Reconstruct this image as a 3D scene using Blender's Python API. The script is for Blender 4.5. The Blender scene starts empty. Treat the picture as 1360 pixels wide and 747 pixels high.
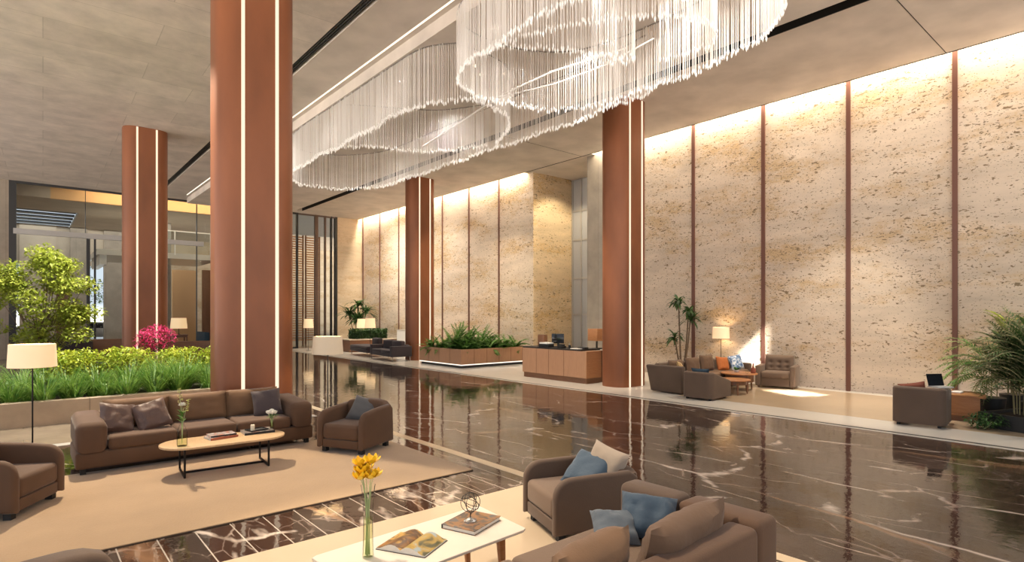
import bpy, bmesh, math, random
from mathutils import Vector, Matrix, noise
R = random.Random(7)
PI = math.pi
sc = bpy.context.scene
C = sc.collection
rad = math.radians

# ------------------------------------------------------------------ materials
def nt(name):
    m = bpy.data.materials.new(name); m.use_nodes = True
    t = m.node_tree; t.nodes.clear()
    return m, t.nodes, t.links
def principled(name, col, rough=.5, metal=0, spec=.5, sheen=0, trans=0, coat=0, bump=0, bscale=60, vary=0, vscale=6, stretch=(1, 1, 1)):
    m, N, L = nt(name)
    o = N.new('ShaderNodeOutputMaterial'); b = N.new('ShaderNodeBsdfPrincipled')
    L.new(b.outputs[0], o.inputs[0])
    b.inputs['Base Color'].default_value = (*col, 1)
    b.inputs['Roughness'].default_value = rough; b.inputs['Metallic'].default_value = metal
    b.inputs['Specular IOR Level'].default_value = spec
    b.inputs['Sheen Weight'].default_value = sheen; b.inputs['Sheen Roughness'].default_value = .4
    b.inputs['Transmission Weight'].default_value = trans; b.inputs['Coat Weight'].default_value = coat
    if bump or vary:
        tc = N.new('ShaderNodeTexCoord'); mp = N.new('ShaderNodeMapping'); mp.inputs['Scale'].default_value = stretch
        L.new(tc.outputs['Object'], mp.inputs[0])
    if vary:
        n = N.new('ShaderNodeTexNoise'); n.inputs['Scale'].default_value = vscale; n.inputs['Detail'].default_value = 5
        L.new(mp.outputs[0], n.inputs['Vector'])
        r = N.new('ShaderNodeValToRGB')
        r.color_ramp.elements[0].position = .3; r.color_ramp.elements[1].position = .7
        r.color_ramp.elements[0].color = (*[c * (1 - vary) for c in col], 1)
        r.color_ramp.elements[1].color = (*[min(1, c * (1 + vary)) for c in col], 1)
        L.new(n.outputs[0], r.inputs[0]); L.new(r.outputs[0], b.inputs['Base Color'])
    if bump:
        n2 = N.new('ShaderNodeTexNoise'); n2.inputs['Scale'].default_value = bscale; n2.inputs['Detail'].default_value = 3
        L.new(mp.outputs[0], n2.inputs['Vector'])
        bp = N.new('ShaderNodeBump'); bp.inputs['Strength'].default_value = bump; bp.inputs['Distance'].default_value = .02
        L.new(n2.outputs[0], bp.inputs['Height']); L.new(bp.outputs[0], b.inputs['Normal'])
    return m
def emission(name, col, s):
    m, N, L = nt(name)
    o = N.new('ShaderNodeOutputMaterial'); e = N.new('ShaderNodeEmission')
    e.inputs[0].default_value = (*col, 1); e.inputs[1].default_value = s
    L.new(e.outputs[0], o.inputs[0]); return m
def glassy(name, tint=(1, 1, 1), gloss=.12, rough=.02):
    m, N, L = nt(name)
    o = N.new('ShaderNodeOutputMaterial'); t = N.new('ShaderNodeBsdfTransparent'); g = N.new('ShaderNodeBsdfGlossy')
    t.inputs[0].default_value = (*tint, 1); g.inputs['Roughness'].default_value = rough
    f = N.new('ShaderNodeLayerWeight'); f.inputs[0].default_value = gloss
    x = N.new('ShaderNodeMixShader')
    L.new(f.outputs['Fresnel'], x.inputs[0]); L.new(t.outputs[0], x.inputs[1]); L.new(g.outputs[0], x.inputs[2])
    L.new(x.outputs[0], o.inputs[0]); return m
def leaf(name, c1, c2, trans=.35):
    m, N, L = nt(name)
    o = N.new('ShaderNodeOutputMaterial')
    tc = N.new('ShaderNodeTexCoord'); n = N.new('ShaderNodeTexNoise'); n.inputs['Scale'].default_value = 7
    L.new(tc.outputs['Object'], n.inputs['Vector'])
    r = N.new('ShaderNodeValToRGB'); r.color_ramp.elements[0].position = .35; r.color_ramp.elements[1].position = .65
    r.color_ramp.elements[0].color = (*c1, 1); r.color_ramp.elements[1].color = (*c2, 1)
    L.new(n.outputs[0], r.inputs[0])
    b = N.new('ShaderNodeBsdfPrincipled'); b.inputs['Roughness'].default_value = .5
    t = N.new('ShaderNodeBsdfTranslucent'); x = N.new('ShaderNodeMixShader'); x.inputs[0].default_value = trans
    L.new(r.outputs[0], b.inputs['Base Color']); L.new(r.outputs[0], t.inputs[0])
    L.new(b.outputs[0], x.inputs[1]); L.new(t.outputs[0], x.inputs[2]); L.new(x.outputs[0], o.inputs[0])
    return m
def ramp(N, stops):
    r = N.new('ShaderNodeValToRGB'); cr = r.color_ramp
    while len(cr.elements) < len(stops): cr.elements.new(.5)
    for e, (p, c) in zip(cr.elements, stops):
        e.position = p; e.color = (*c, 1) if len(c) == 3 else c
    return r
def mixc(N, L, fac, a, b, mode='MIX'):
    x = N.new('ShaderNodeMix'); x.data_type = 'RGBA'; x.blend_type = mode
    if isinstance(fac, float): x.inputs[0].default_value = fac
    else: L.new(fac, x.inputs[0])
    for i, v in ((6, a), (7, b)):
        if isinstance(v, tuple): x.inputs[i].default_value = (*v, 1)
        else: L.new(v, x.inputs[i])
    return x.outputs[2]
def mapped(N, L, scale, coord='Object', rot=(0, 0, 0)):
    tc = N.new('ShaderNodeTexCoord'); mp = N.new('ShaderNodeMapping')
    mp.inputs['Scale'].default_value = scale; mp.inputs['Rotation'].default_value = rot
    L.new(tc.outputs[coord], mp.inputs[0]); return mp.outputs[0]
def noise_tex(N, L, vec, scale, detail=5, rough=.55, dist=0):
    n = N.new('ShaderNodeTexNoise'); n.inputs['Scale'].default_value = scale; n.inputs['Detail'].default_value = detail
    n.inputs['Roughness'].default_value = rough; n.inputs['Distortion'].default_value = dist
    L.new(vec, n.inputs['Vector']); return n.outputs[0]

def travertine(name, base=(.66, .555, .445), warm=(.56, .39, .21), pits=1.0):
    m, N, L = nt(name)
    o = N.new('ShaderNodeOutputMaterial'); b = N.new('ShaderNodeBsdfPrincipled'); L.new(b.outputs[0], o.inputs[0])
    b.inputs['Roughness'].default_value = .6
    v = mapped(N, L, (.3, .3, 1.2)); v2 = mapped(N, L, (.9, .9, 1.9))
    band = noise_tex(N, L, v, 1.3, 7, .62, .5)
    pale = tuple(min(1, c * 1.14) for c in base)
    r1 = ramp(N, [(.3, tuple(c * .80 for c in base)), (.5, base), (.68, pale)]); L.new(band, r1.inputs[0])
    zone = noise_tex(N, L, v, 1.0, 3, .5, .3)
    och = noise_tex(N, L, v2, 2.6, 10, .78, .2)
    mo = N.new('ShaderNodeMath'); mo.operation = 'MULTIPLY'; L.new(och, mo.inputs[0]); L.new(zone, mo.inputs[1])
    r2 = ramp(N, [(.235, (0, 0, 0)), (.36, (.85, .85, .85))]); L.new(mo.outputs[0], r2.inputs[0])
    c = mixc(N, L, r2.outputs[0], r1.outputs[0], warm)
    # greyer tone towards the foot of the panels
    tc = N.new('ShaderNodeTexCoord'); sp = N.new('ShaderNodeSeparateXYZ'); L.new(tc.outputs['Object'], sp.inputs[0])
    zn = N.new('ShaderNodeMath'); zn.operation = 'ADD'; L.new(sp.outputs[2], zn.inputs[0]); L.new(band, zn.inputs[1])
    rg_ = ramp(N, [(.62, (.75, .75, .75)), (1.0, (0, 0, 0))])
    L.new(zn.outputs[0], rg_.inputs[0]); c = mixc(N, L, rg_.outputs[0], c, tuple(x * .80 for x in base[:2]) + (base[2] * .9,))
    pit = None
    for sc_, lo, hi, k in ((6.5, .350, .320, (1, 1, 2.6)), (13.0, .350, .315, (1, 1, 2.2)), (26.0, .345, .31, (1, 1, 1.6))):
        pn = noise_tex(N, L, mapped(N, L, k), sc_, 2, .5)
        mu = N.new('ShaderNodeMath'); mu.operation = 'SUBTRACT'; L.new(pn, mu.inputs[0])
        zz = N.new('ShaderNodeMath'); zz.operation = 'MULTIPLY'; zz.inputs[1].default_value = .16; L.new(zone, zz.inputs[0])
        za = N.new('ShaderNodeMath'); za.operation = 'SUBTRACT'; za.inputs[1].default_value = .08; L.new(zz.outputs[0], za.inputs[0])
        L.new(za.outputs[0], mu.inputs[1])
        r3 = ramp(N, [(hi, (pits, pits, pits)), (lo, (0, 0, 0))]); L.new(mu.outputs[0], r3.inputs[0])
        c = mixc(N, L, r3.outputs[0], c, (.24, .17, .10) if sc_ < 8 else (.17, .12, .07)); pit = r3.outputs[0]
    L.new(c, b.inputs['Base Color'])
    bp = N.new('ShaderNodeBump'); bp.inputs['Strength'].default_value = .3; bp.inputs['Distance'].default_value = .03; bp.invert = True
    L.new(pit, bp.inputs['Height']); L.new(bp.outputs[0], b.inputs['Normal'])
    return m
def marble(name, joints=False):
    m, N, L = nt(name)
    o = N.new('ShaderNodeOutputMaterial'); b = N.new('ShaderNodeBsdfPrincipled'); L.new(b.outputs[0], o.inputs[0])
    v = mapped(N, L, (1, .45, 1), rot=(0, 0, .25))
    cl = noise_tex(N, L, v, .8, 8, .62, .5)
    r = ramp(N, [(.3, (.022, .013, .010)), (.5, (.042, .026, .019)), (.62, (.075, .048, .036)), (.74, (.12, .082, .064))]); L.new(cl, r.inputs[0])
    col = r.outputs[0]
    wn = N.new('ShaderNodeTexNoise'); wn.inputs['Scale'].default_value = 1.3; wn.inputs['Detail'].default_value = 6; L.new(v, wn.inputs['Vector'])
    for k, (sc_, th, cc, lo, hi, vs) in enumerate(((.50, .0065, (.66, .56, .48), .46, .58, 2.2), (1.2, .0080, (.44, .35, .29), .48, .60, 2.6), (.33, .008, (.28, .16, .09), .42, .58, .8), (2.3, .010, (.24, .18, .15), .48, .60, 1.8))):
        ad = N.new('ShaderNodeMix'); ad.data_type = 'VECTOR'; ad.inputs[0].default_value = .30
        off = N.new('ShaderNodeVectorMath'); off.operation = 'ADD'; off.inputs[1].default_value = (k * 7.3, k * 3.1, 0)
        L.new(v, off.inputs[0]); L.new(off.outputs[0], ad.inputs[4]); L.new(wn.outputs['Color'], ad.inputs[5])
        vo = N.new('ShaderNodeTexVoronoi'); vo.feature = 'DISTANCE_TO_EDGE'; vo.inputs['Scale'].default_value = sc_ * (2.6 if joints else 1.5); th *= 1.5 if joints else 1
        L.new(ad.outputs[1], vo.inputs['Vector'])
        rv = ramp(N, [(0, (1, 1, 1)), (th, (.7, .7, .7)), (th * 2.2, (0, 0, 0))]); L.new(vo.outputs['Distance'], rv.inputs[0])
        mk = noise_tex(N, L, v, .9 * vs, 4, .6); rm = ramp(N, [(lo, (0, 0, 0)), (hi, (1, 1, 1))]); L.new(mk, rm.inputs[0])
        mu = N.new('ShaderNodeMath'); mu.operation = 'MULTIPLY'; L.new(rv.outputs[0], mu.inputs[0]); L.new(rm.outputs[0], mu.inputs[1])
        col = mixc(N, L, mu.outputs[0], col, cc)
    if joints:
        jv = mapped(N, L, (1, 1, 1), rot=(0, 0, PI / 2))
        br = N.new('ShaderNodeTexBrick'); br.inputs['Scale'].default_value = 1; br.inputs['Mortar Size'].default_value = .006
        br.inputs['Brick Width'].default_value = 4.0; br.inputs['Row Height'].default_value = .30; br.offset = 0
        L.new(jv, br.inputs['Vector']); col = mixc(N, L, br.outputs['Fac'], col, (.45, .40, .34))
    L.new(col, b.inputs['Base Color'])
    b.inputs['Roughness'].default_value = .045; b.inputs['Specular IOR Level'].default_value = .8
    b.inputs['IOR'].default_value = 1.6
    wv = noise_tex(N, L, mapped(N, L, (1, 1, 1)), 3.5, 4)
    bp = N.new('ShaderNodeBump'); bp.inputs['Strength'].default_value = .055; bp.inputs['Distance'].default_value = .05
    L.new(wv, bp.inputs['Height']); L.new(bp.outputs[0], b.inputs['Normal'])
    return m
def slabbed(name, c1, c2, mortar, w, h, rough=.75, rot=0, ms=.006, spot=True):
    m, N, L = nt(name)
    o = N.new('ShaderNodeOutputMaterial'); b = N.new('ShaderNodeBsdfPrincipled'); L.new(b.outputs[0], o.inputs[0])
    br = N.new('ShaderNodeTexBrick'); br.inputs['Scale'].default_value = 1; br.inputs['Mortar Size'].default_value = ms
    br.inputs['Brick Width'].default_value = w; br.inputs['Row Height'].default_value = h; br.offset = .37
    br.inputs['Color1'].default_value = (*c1, 1); br.inputs['Color2'].default_value = (*c2, 1); br.inputs['Mortar'].default_value = (*mortar, 1)
    br.inputs['Bias'].default_value = 0
    L.new(mapped(N, L, (1, 1, 1), rot=(0, 0, rot)), br.inputs['Vector'])
    n = noise_tex(N, L, mapped(N, L, (1, 1, 1)), 1.4, 9, .65)
    r = ramp(N, [(.32, (.84, .84, .84)), (.66, (1.12, 1.11, 1.1))]); L.new(n, r.inputs[0])
    c = mixc(N, L, 1.0, br.outputs['Color'], r.outputs[0], 'MULTIPLY')
    L.new(c, b.inputs['Base Color']); b.inputs['Roughness'].default_value = rough
    return m
def wood(name, c1, c2, rough=.4, sc_=(2, 2, 14)):
    m, N, L = nt(name)
    o = N.new('ShaderNodeOutputMaterial'); b = N.new('ShaderNodeBsdfPrincipled'); L.new(b.outputs[0], o.inputs[0])
    n = noise_tex(N, L, mapped(N, L, sc_), 2.5, 6, .6, 1.2)
    r = ramp(N, [(.3, c1), (.7, c2)]); L.new(n, r.inputs[0]); L.new(r.outputs[0], b.inputs['Base Color'])
    b.inputs['Roughness'].default_value = rough; return m
def picture_mat(name, a, b_, c_, scale=9):
    m, N, L = nt(name)
    o = N.new('ShaderNodeOutputMaterial'); b = N.new('ShaderNodeBsdfPrincipled'); L.new(b.outputs[0], o.inputs[0])
    n = noise_tex(N, L, mapped(N, L, (1, 1, 1)), scale, 3, .5, 1)
    r = ramp(N, [(.36, a), (.5, b_), (.62, c_)]); r.color_ramp.interpolation = 'EASE'
    L.new(n, r.inputs[0]); L.new(r.outputs[0], b.inputs['Base Color']); b.inputs['Roughness'].default_value = .3; return m

M = {}
M['trav'] = travertine('travertine')
M['trav_warm_lit'] = travertine('warm_lit_travertine', (.70, .55, .36), (.60, .38, .14))  # golden light on the recess return put into the stone colour
M['trav_grey'] = slabbed('grey_travertine_blocks', (.50, .46, .40), (.40, .35, .28), (.25, .22, .18), .9, .55)
M['trav_plain'] = travertine('plain_travertine', (.58, .47, .33), (.46, .32, .18), .5)
M['marble'] = marble('dark_marble'); M['marble_t'] = marble('dark_marble_tiles', True)
M['ceil'] = slabbed('ceiling_stone', (.70, .63, .57), (.63, .565, .51), (.50, .45, .40), 3.1, 1.15, .85, rot=.02, ms=.008)
M['ceil2'] = principled('ceiling_plaster', (.68, .61, .55), .9, vary=.08, vscale=.7)
M['ceil2'] = principled('ceiling_plaster', (.66, .59, .53), .9, vary=.13, vscale=1.1)
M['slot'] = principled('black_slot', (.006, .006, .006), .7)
M['slat'] = principled('black_slat', (.03, .03, .032), .5)
M['cream'] = principled('cream_stone', (.54, .43, .31), .16, spec=.5, vary=.05, vscale=.8)
M['white_stone'] = principled('white_stone', (.58, .545, .49), .22, vary=.04, vscale=1)
M['tan_stone'] = principled('tan_stone', (.46, .35, .235), .2, vary=.07, vscale=.6)
M['floor_tan'] = slabbed('tan_floor', (.30, .24, .17), (.26, .20, .14), (.2, .16, .12), 1.2, 1.2, .25)
M['band'] = principled('cream_band', (.72, .58, .40), .2)
M['copper'] = principled('copper', (.25, .088, .037), .42, metal=.2, vary=.22, vscale=1.3, stretch=(1, 1, .35))
M['led'] = emission('led_strip', (1, .76, .54), 1.05)
M['led_c'] = emission('cove_strip', (1, .86, .66), 1.5)
M['bronze'] = principled('bronze_trim', (.16, .07, .05), .45, metal=.3)
M['frame'] = principled('dark_frame', (.02, .02, .022), .4)
M['grey_metal'] = principled('grey_metal', (.42, .41, .40), .35, metal=.3)
M['brown_metal'] = principled('brown_metal', (.12, .075, .055), .4, metal=.3)
M['conc'] = slabbed('concrete', (.36, .31, .25), (.32, .27, .22), (.2, .17, .14), 1.6, 1.1, .85)
M['orange_lit_plaster'] = principled('orange_lit_plaster', (.72, .44, .22), .8)  # warm strip light on the fascia mixed into the plaster colour
M['beige_wall'] = principled('beige_wall', (.50, .42, .33), .85, vary=.08, vscale=1)
M['glass'] = glassy('pane_glass', (.93, .96, .96), .10)
M['vglass'] = glassy('vase_glass', (.96, .98, .97), .07)
M['water'] = glassy('water', (.90, .93, .78), .05)
M['velvet'] = principled('taupe_velvet', (.110, .056, .029), .8, sheen=.16, bump=.08, bscale=90, vary=.10, vscale=3)
M['velvet2'] = principled('sand_velvet', (.175, .094, .046), .8, sheen=.16, bump=.08, bscale=80, vary=.10, vscale=4)
M['velvet_d'] = principled('grey_taupe_velvet', (.098, .061, .041), .8, sheen=.12, bump=.08, bscale=90, vary=.08, vscale=3)
M['fabric'] = principled('taupe_weave', (.160, .106, .073), .85, sheen=.1, bump=.12, bscale=120)
M['plum'] = principled('plum_fabric', (.036, .026, .031), .85, sheen=.12)
M['mauve'] = principled('mauve_silk', (.125, .072, .056), .5, sheen=.25, bump=.2, bscale=18)
M['slate'] = principled('slate_fabric', (.115, .112, .112), .8, sheen=.3, bump=.1)
M['purple'] = principled('grey_purple_fabric', (.070, .050, .052), .8, sheen=.3, bump=.1)
M['blue'] = principled('blue_fabric', (.036, .066, .104), .75, sheen=.3, bump=.15, bscale=30)
M['blue_l'] = principled('grey_blue_fabric', (.095, .118, .145), .75, sheen=.3, bump=.1)
M['teal'] = principled('navy_fabric', (.02, .045, .07), .8)
M['pillow'] = principled('beige_fabric', (.33, .265, .205), .8, sheen=.2, bump=.1)
M['pillow_d'] = principled('brown_pillow', (.135, .076, .043), .8, sheen=.15, bump=.15, bscale=22)
M['orange'] = principled('orange_fabric', (.42, .12, .025), .75, bump=.1)
M['mustard'] = picture_mat('mustard_pattern', (.5, .3, .1), (.35, .22, .09), (.6, .45, .25), 25)
M['bluepat'] = picture_mat('blue_pattern', (.03, .08, .22), (.2, .32, .5), (.8, .82, .84), 12)
M['red'] = principled('rust_fabric', (.20, .05, .025), .75)
M['rug'] = principled('sand_rug', (.40, .272, .158), .95, sheen=.2, bump=.25, bscale=45, vary=.07, vscale=1.6)
M['rug_edge'] = principled('dark_rug_binding', (.07, .045, .03), .9)
M['black'] = principled('black_metal', (.012, .011, .011), .35, metal=.5)
M['blackm'] = principled('matt_black', (.014, .014, .015), .6)
M['steel'] = principled('steel', (.5, .5, .5), .25, metal=1)
M['oak'] = wood('oak_top', (.60, .40, .215), (.68, .48, .28), .3, (14, 2, 2))
M['teak'] = wood('teak', (.34, .13, .045), (.45, .20, .075), .35)
M['walnut'] = wood('walnut', (.15, .065, .03), (.22, .10, .05), .35)
M['tan_wood'] = wood('tan_veneer', (.40, .215, .125), (.47, .265, .155), .4, (9, 9, 1.2))
M['orange_wood'] = wood('orange_veneer', (.36, .155, .062), (.45, .21, .09), .4)
M['pale_top'] = principled('pale_stone_top', (.70, .62, .53), .28, vary=.04, vscale=4)
M['paper'] = principled('paper', (.78, .73, .66), .7)
M['shade'] = None
M['soil'] = principled('soil', (.03, .02, .013), 1)
M['trunk'] = principled('bark', (.16, .105, .065), .9, vary=.2, vscale=20)
M['stem_g'] = principled('green_stem', (.40, .47, .22), .6)
M['cane'] = principled('pale_cane', (.34, .30, .15), .6)
M['white'] = principled('white_petal', (.85, .83, .76), .6)
M['yellow'] = principled('yellow_petal', (.90, .58, .02), .5)
M['greeny'] = leaf('pale_bud', (.42, .45, .12), (.62, .60, .25))
M['l_maple'] = leaf('lime_leaf', (.23, .30, .03), (.52, .56, .10), .4)
M['l_shrub'] = leaf('yellow_green_leaf', (.22, .33, .02), (.58, .60, .06), .3)
M['l_grass'] = leaf('grass_blade', (.06, .17, .02), (.26, .40, .07), .35)
M['l_pink'] = leaf('magenta_bract', (.55, .02, .13), (.85, .10, .28), .4)
M['l_dark'] = leaf('dark_leaf', (.015, .055, .012), (.06, .14, .03), .2)
M['l_fern'] = leaf('fern_leaf', (.05, .16, .025), (.18, .36, .07), .3)
M['l_palm'] = leaf('palm_leaf', (.03, .085, .02), (.12, .19, .055), .25)
M['l_lime'] = leaf('yellow_palm_leaf', (.22, .30, .04), (.42, .45, .09), .3)
M['l_out'] = leaf('outdoor_leaf', (.05, .11, .02), (.25, .36, .06), .3)
M['hedge'] = leaf('hedge_leaf', (.012, .05, .012), (.04, .10, .02), .15)
M['screen'] = principled('dark_screen', (.012, .014, .018), .12)
M['silver'] = principled('silver_plastic', (.55, .55, .56), .35, metal=.4)
M['pot_d'] = principled('dark_pot', (.02, .021, .023), .5)
M['clear_grey'] = principled('grey_bluish_panel', (.42, .43, .45), .25)
M['ltpaint'] = principled('white_paint', (.75, .74, .72), .5)
M['wick'] = principled('wax', (.85, .76, .58), .5)
M['cover_a'] = picture_mat('magazine_cover_grey', (.75, .72, .70), (.25, .22, .22), (.55, .2, .12), 14)
M['cover_b'] = picture_mat('book_cover_planet', (.11, .11, .115), (.30, .15, .06), (.07, .06, .055), 9)
M['cover_c'] = picture_mat('book_cover_dark', (.05, .05, .05), (.3, .27, .24), (.25, .1, .07), 12)
M['page_a'] = picture_mat('page_photo_gold', (.30, .14, .03), (.10, .05, .02), (.50, .30, .08), 7)
M['page_b'] = picture_mat('page_photo_green', (.06, .06, .02), (.40, .26, .05), (.30, .36, .38), 6)
M['spine_r'] = principled('rust_spine', (.40, .11, .05), .5)
def shade_mat(name, col, glow):
    m, N, L = nt(name)
    o = N.new('ShaderNodeOutputMaterial'); b = N.new('ShaderNodeBsdfPrincipled'); L.new(b.outputs[0], o.inputs[0])
    b.inputs['Base Color'].default_value = (*col, 1); b.inputs['Roughness'].default_value = .8
    b.inputs['Emission Color'].default_value = (1, .66, .33, 1); b.inputs['Emission Strength'].default_value = glow
    return m
M['shade_on'] = shade_mat('lit_linen_shade', (.80, .68, .50), .42)
M['shade_off'] = shade_mat('linen_shade', (.62, .54, .43), .10)
def crystal():
    m, N, L = nt('crystal_strand')
    o = N.new('ShaderNodeOutputMaterial'); t = N.new('ShaderNodeBsdfTransparent'); b = N.new('ShaderNodeBsdfPrincipled')
    b.inputs['Base Color'].default_value = (.97, .95, .93, 1); b.inputs['Roughness'].default_value = .2
    tr = N.new('ShaderNodeBsdfTranslucent'); tr.inputs[0].default_value = (.97, .95, .93, 1)
    y = N.new('ShaderNodeMixShader'); y.inputs[0].default_value = .45
    L.new(b.outputs[0], y.inputs[1]); L.new(tr.outputs[0], y.inputs[2])
    x = N.new('ShaderNodeMixShader'); x.inputs[0].default_value = .72
    L.new(t.outputs[0], x.inputs[1]); L.new(y.outputs[0], x.inputs[2]); L.new(x.outputs[0], o.inputs[0]); return m
M['crystal'] = crystal()
M['crystal_end'] = principled('crystal_drop', (.95, .94, .93), .12, spec=.8)

# ------------------------------------------------------------------ mesh helpers
def NB(): return bmesh.new()
def xf(bm, verts, loc=(0, 0, 0), rot=(0, 0, 0), sca=(1, 1, 1)):
    from mathutils import Euler
    mt = Matrix.Translation(loc) @ Euler(rot).to_matrix().to_4x4() @ Matrix.Diagonal((*sca, 1))
    bmesh.ops.transform(bm, matrix=mt, verts=verts)
def box(bm, x0, x1, y0, y1, z0, z1, bev=0, seg=3, rot=None, mi=0):
    r = bmesh.ops.create_cube(bm, size=1); vs = r['verts']
    bmesh.ops.scale(bm, vec=(x1 - x0, y1 - y0, z1 - z0), verts=vs)
    if bev:
        es = list({e for v in vs for e in v.link_edges})
        q = bmesh.ops.bevel(bm, geom=es, offset=bev, segments=seg, profile=.5, affect='EDGES')
        vs = list({v for f in q['faces'] for v in f.verts} | {v for v in vs if v.is_valid})
    fs = {f for v in vs for f in v.link_faces}
    for f in fs: f.material_index = mi
    if rot: bmesh.ops.rotate(bm, cent=(0, 0, 0), matrix=Matrix.Rotation(rot[0], 3, rot[1]), verts=vs)
    bmesh.ops.translate(bm, vec=((x0 + x1) / 2, (y0 + y1) / 2, (z0 + z1) / 2), verts=vs)
    return vs
def lathe(bm, prof, n=24, loc=(0, 0, 0), cap=True, mi=0):
    rings = []
    for r, z in prof:
        if r < 1e-5: rings.append([bm.verts.new((loc[0], loc[1], loc[2] + z))])
        else: rings.append([bm.verts.new((loc[0] + r * math.cos(2 * PI * k / n), loc[1] + r * math.sin(2 * PI * k / n), loc[2] + z)) for k in range(n)])
    for a, b in zip(rings, rings[1:]):
        for k in range(n):
            j = (k + 1) % n
            if len(a) == 1 and len(b) > 1: f = bm.faces.new((a[0], b[j], b[k]))
            elif len(b) == 1 and len(a) > 1: f = bm.faces.new((a[k], a[j], b[0]))
            elif len(a) > 1: f = bm.faces.new((a[k], a[j], b[j], b[k]))
            else: continue
            f.material_index = mi
    if cap:
        if len(rings[0]) > 1: bm.faces.new(rings[0][::-1]).material_index = mi
        if len(rings[-1]) > 1: bm.faces.new(rings[-1]).material_index = mi
def tube(bm, pts, r, n=6, closed=False, mi=0):
    pts = [Vector(p) for p in pts]; rs = r if isinstance(r, (list, tuple)) else [r] * len(pts)
    rings = []; up = None; m = len(pts)
    for i, p in enumerate(pts):
        if closed: t = pts[(i + 1) % m] - pts[i - 1]
        else: t = pts[min(i + 1, m - 1)] - pts[max(i - 1, 0)]
        t.normalize()
        if up is None: up = t.orthogonal().normalized()
        up = (up - t * up.dot(t));
        if up.length < 1e-4: up = t.orthogonal()
        up.normalize(); s = t.cross(up)
        rings.append([bm.verts.new(p + (up * math.cos(2 * PI * k / n) + s * math.sin(2 * PI * k / n)) * rs[i]) for k in range(n)])
    prs = list(zip(rings, rings[1:])) + ([(rings[-1], rings[0])] if closed else [])
    for a, b in prs:
        for k in range(n):
            bm.faces.new((a[k], a[(k + 1) % n], b[(k + 1) % n], b[k])).material_index = mi
    if not closed:
        bm.faces.new(rings[0][::-1]); bm.faces.new(rings[-1])
def prism(bm, poly, z0, z1, axis='z', bev=0, seg=3):
    """extrude a 2D polygon; axis 'x' makes poly (y,z) pairs pushed from x=z0 to x=z1"""
    def P(a, b, c): return (a, b, c) if axis == 'z' else (c, a, b)
    lo = [bm.verts.new(P(a, b, z0)) for a, b in poly]; hi = [bm.verts.new(P(a, b, z1)) for a, b in poly]
    n = len(poly); fs = [bm.faces.new(lo[::-1]), bm.faces.new(hi)]
    for k in range(n): fs.append(bm.faces.new((lo[k], lo[(k + 1) % n], hi[(k + 1) % n], hi[k])))
    bmesh.ops.recalc_face_normals(bm, faces=fs)
    if bev:
        es = list({e for f in fs[:2] for e in f.edges})
        bmesh.ops.bevel(bm, geom=es, offset=bev, segments=seg, profile=.5, affect='EDGES')
def rrect(w, d, r, n=6, cx=0, cy=0):
    out = []
    for sx, sy, a0 in ((1, 1, 0), (-1, 1, 90), (-1, -1, 180), (1, -1, 270)):
        for k in range(n + 1):
            a = rad(a0 + 90 * k / n)
            out.append((cx + sx * (w / 2 - r) + r * math.cos(a), cy + sy * (d / 2 - r) + r * math.sin(a)))
    return out
def cushion(bm, w, h, t, seed=0, n=14, wr=.012, pinch=.07):
    """pillow standing in the xz plane, base at z=0, thickness along y"""
    G = {}
    for side in (-1, 1):
        for i in range(n + 1):
            for j in range(n + 1):
                u, v = 2 * i / n - 1, 2 * j / n - 1
                edge = i in (0, n) or j in (0, n)
                if edge and side == 1: G[side, i, j] = G[-1, i, j]; continue
                x = w / 2 * u * (1 - pinch * (1 - v * v)); z = h / 2 * v * (1 - pinch * (1 - u * u))
                th = t / 2 * max(0, (1 - u ** 4) * (1 - v ** 4)) ** .5
                q = noise.noise(Vector((u * 2.3 + seed * 3.1, v * 2.3, side * 2 + seed))) * wr
                q += noise.noise(Vector((u * 6 + seed, v * 6 + seed * 2, side * 5))) * wr * .5
                th = th + (q if not edge else 0)
                G[side, i, j] = bm.verts.new((x, side * th, z + h / 2))
    for side in (-1, 1):
        for i in range(n):
            for j in range(n):
                q = [G[side, i, j], G[side, i + 1, j], G[side, i + 1, j + 1], G[side, i, j + 1]]
                if side == 1: q = q[::-1]
                bm.faces.new(q)
def obj(name, bm, mat, parent=None, smooth=True, loc=None, rotz=0):
    me = bpy.data.meshes.new(name); bm.normal_update(); bm.to_mesh(me); bm.free()
    for mm in (mat if isinstance(mat, (list, tuple)) else [mat]): me.materials.append(mm)
    if smooth:
        for p in me.polygons: p.use_smooth = True
        me.set_sharp_from_angle(angle=rad(42))
    o = bpy.data.objects.new(name, me); C.objects.link(o)
    if parent: o.parent = parent
    if loc is not None: o.location = loc
    if rotz: o.rotation_euler = (0, 0, rotz)
    return o
def tag(o, label, cat, group=None, kind=None):
    o['label'] = label; o['category'] = cat
    if group: o['group'] = group
    if kind: o['kind'] = kind
    return o
def thing(name, label, cat, loc=(0, 0, 0), rotz=0, group=None):
    o = bpy.data.objects.new(name, None); C.objects.link(o); o.empty_display_size = .1
    o.location = loc; o.rotation_euler = (0, 0, rotz)
    return tag(o, label, cat, group)
def struct(name, bm, mat, parent=None, smooth=False):
    o = obj(name, bm, mat, parent, smooth)
    if not parent: o['kind'] = 'structure'
    return o
def sbox(name, x0, x1, y0, y1, z0, z1, mat, parent=None, bev=0):
    b = NB(); box(b, x0, x1, y0, y1, z0, z1, bev); return struct(name, b, mat, parent, bool(bev))
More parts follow.
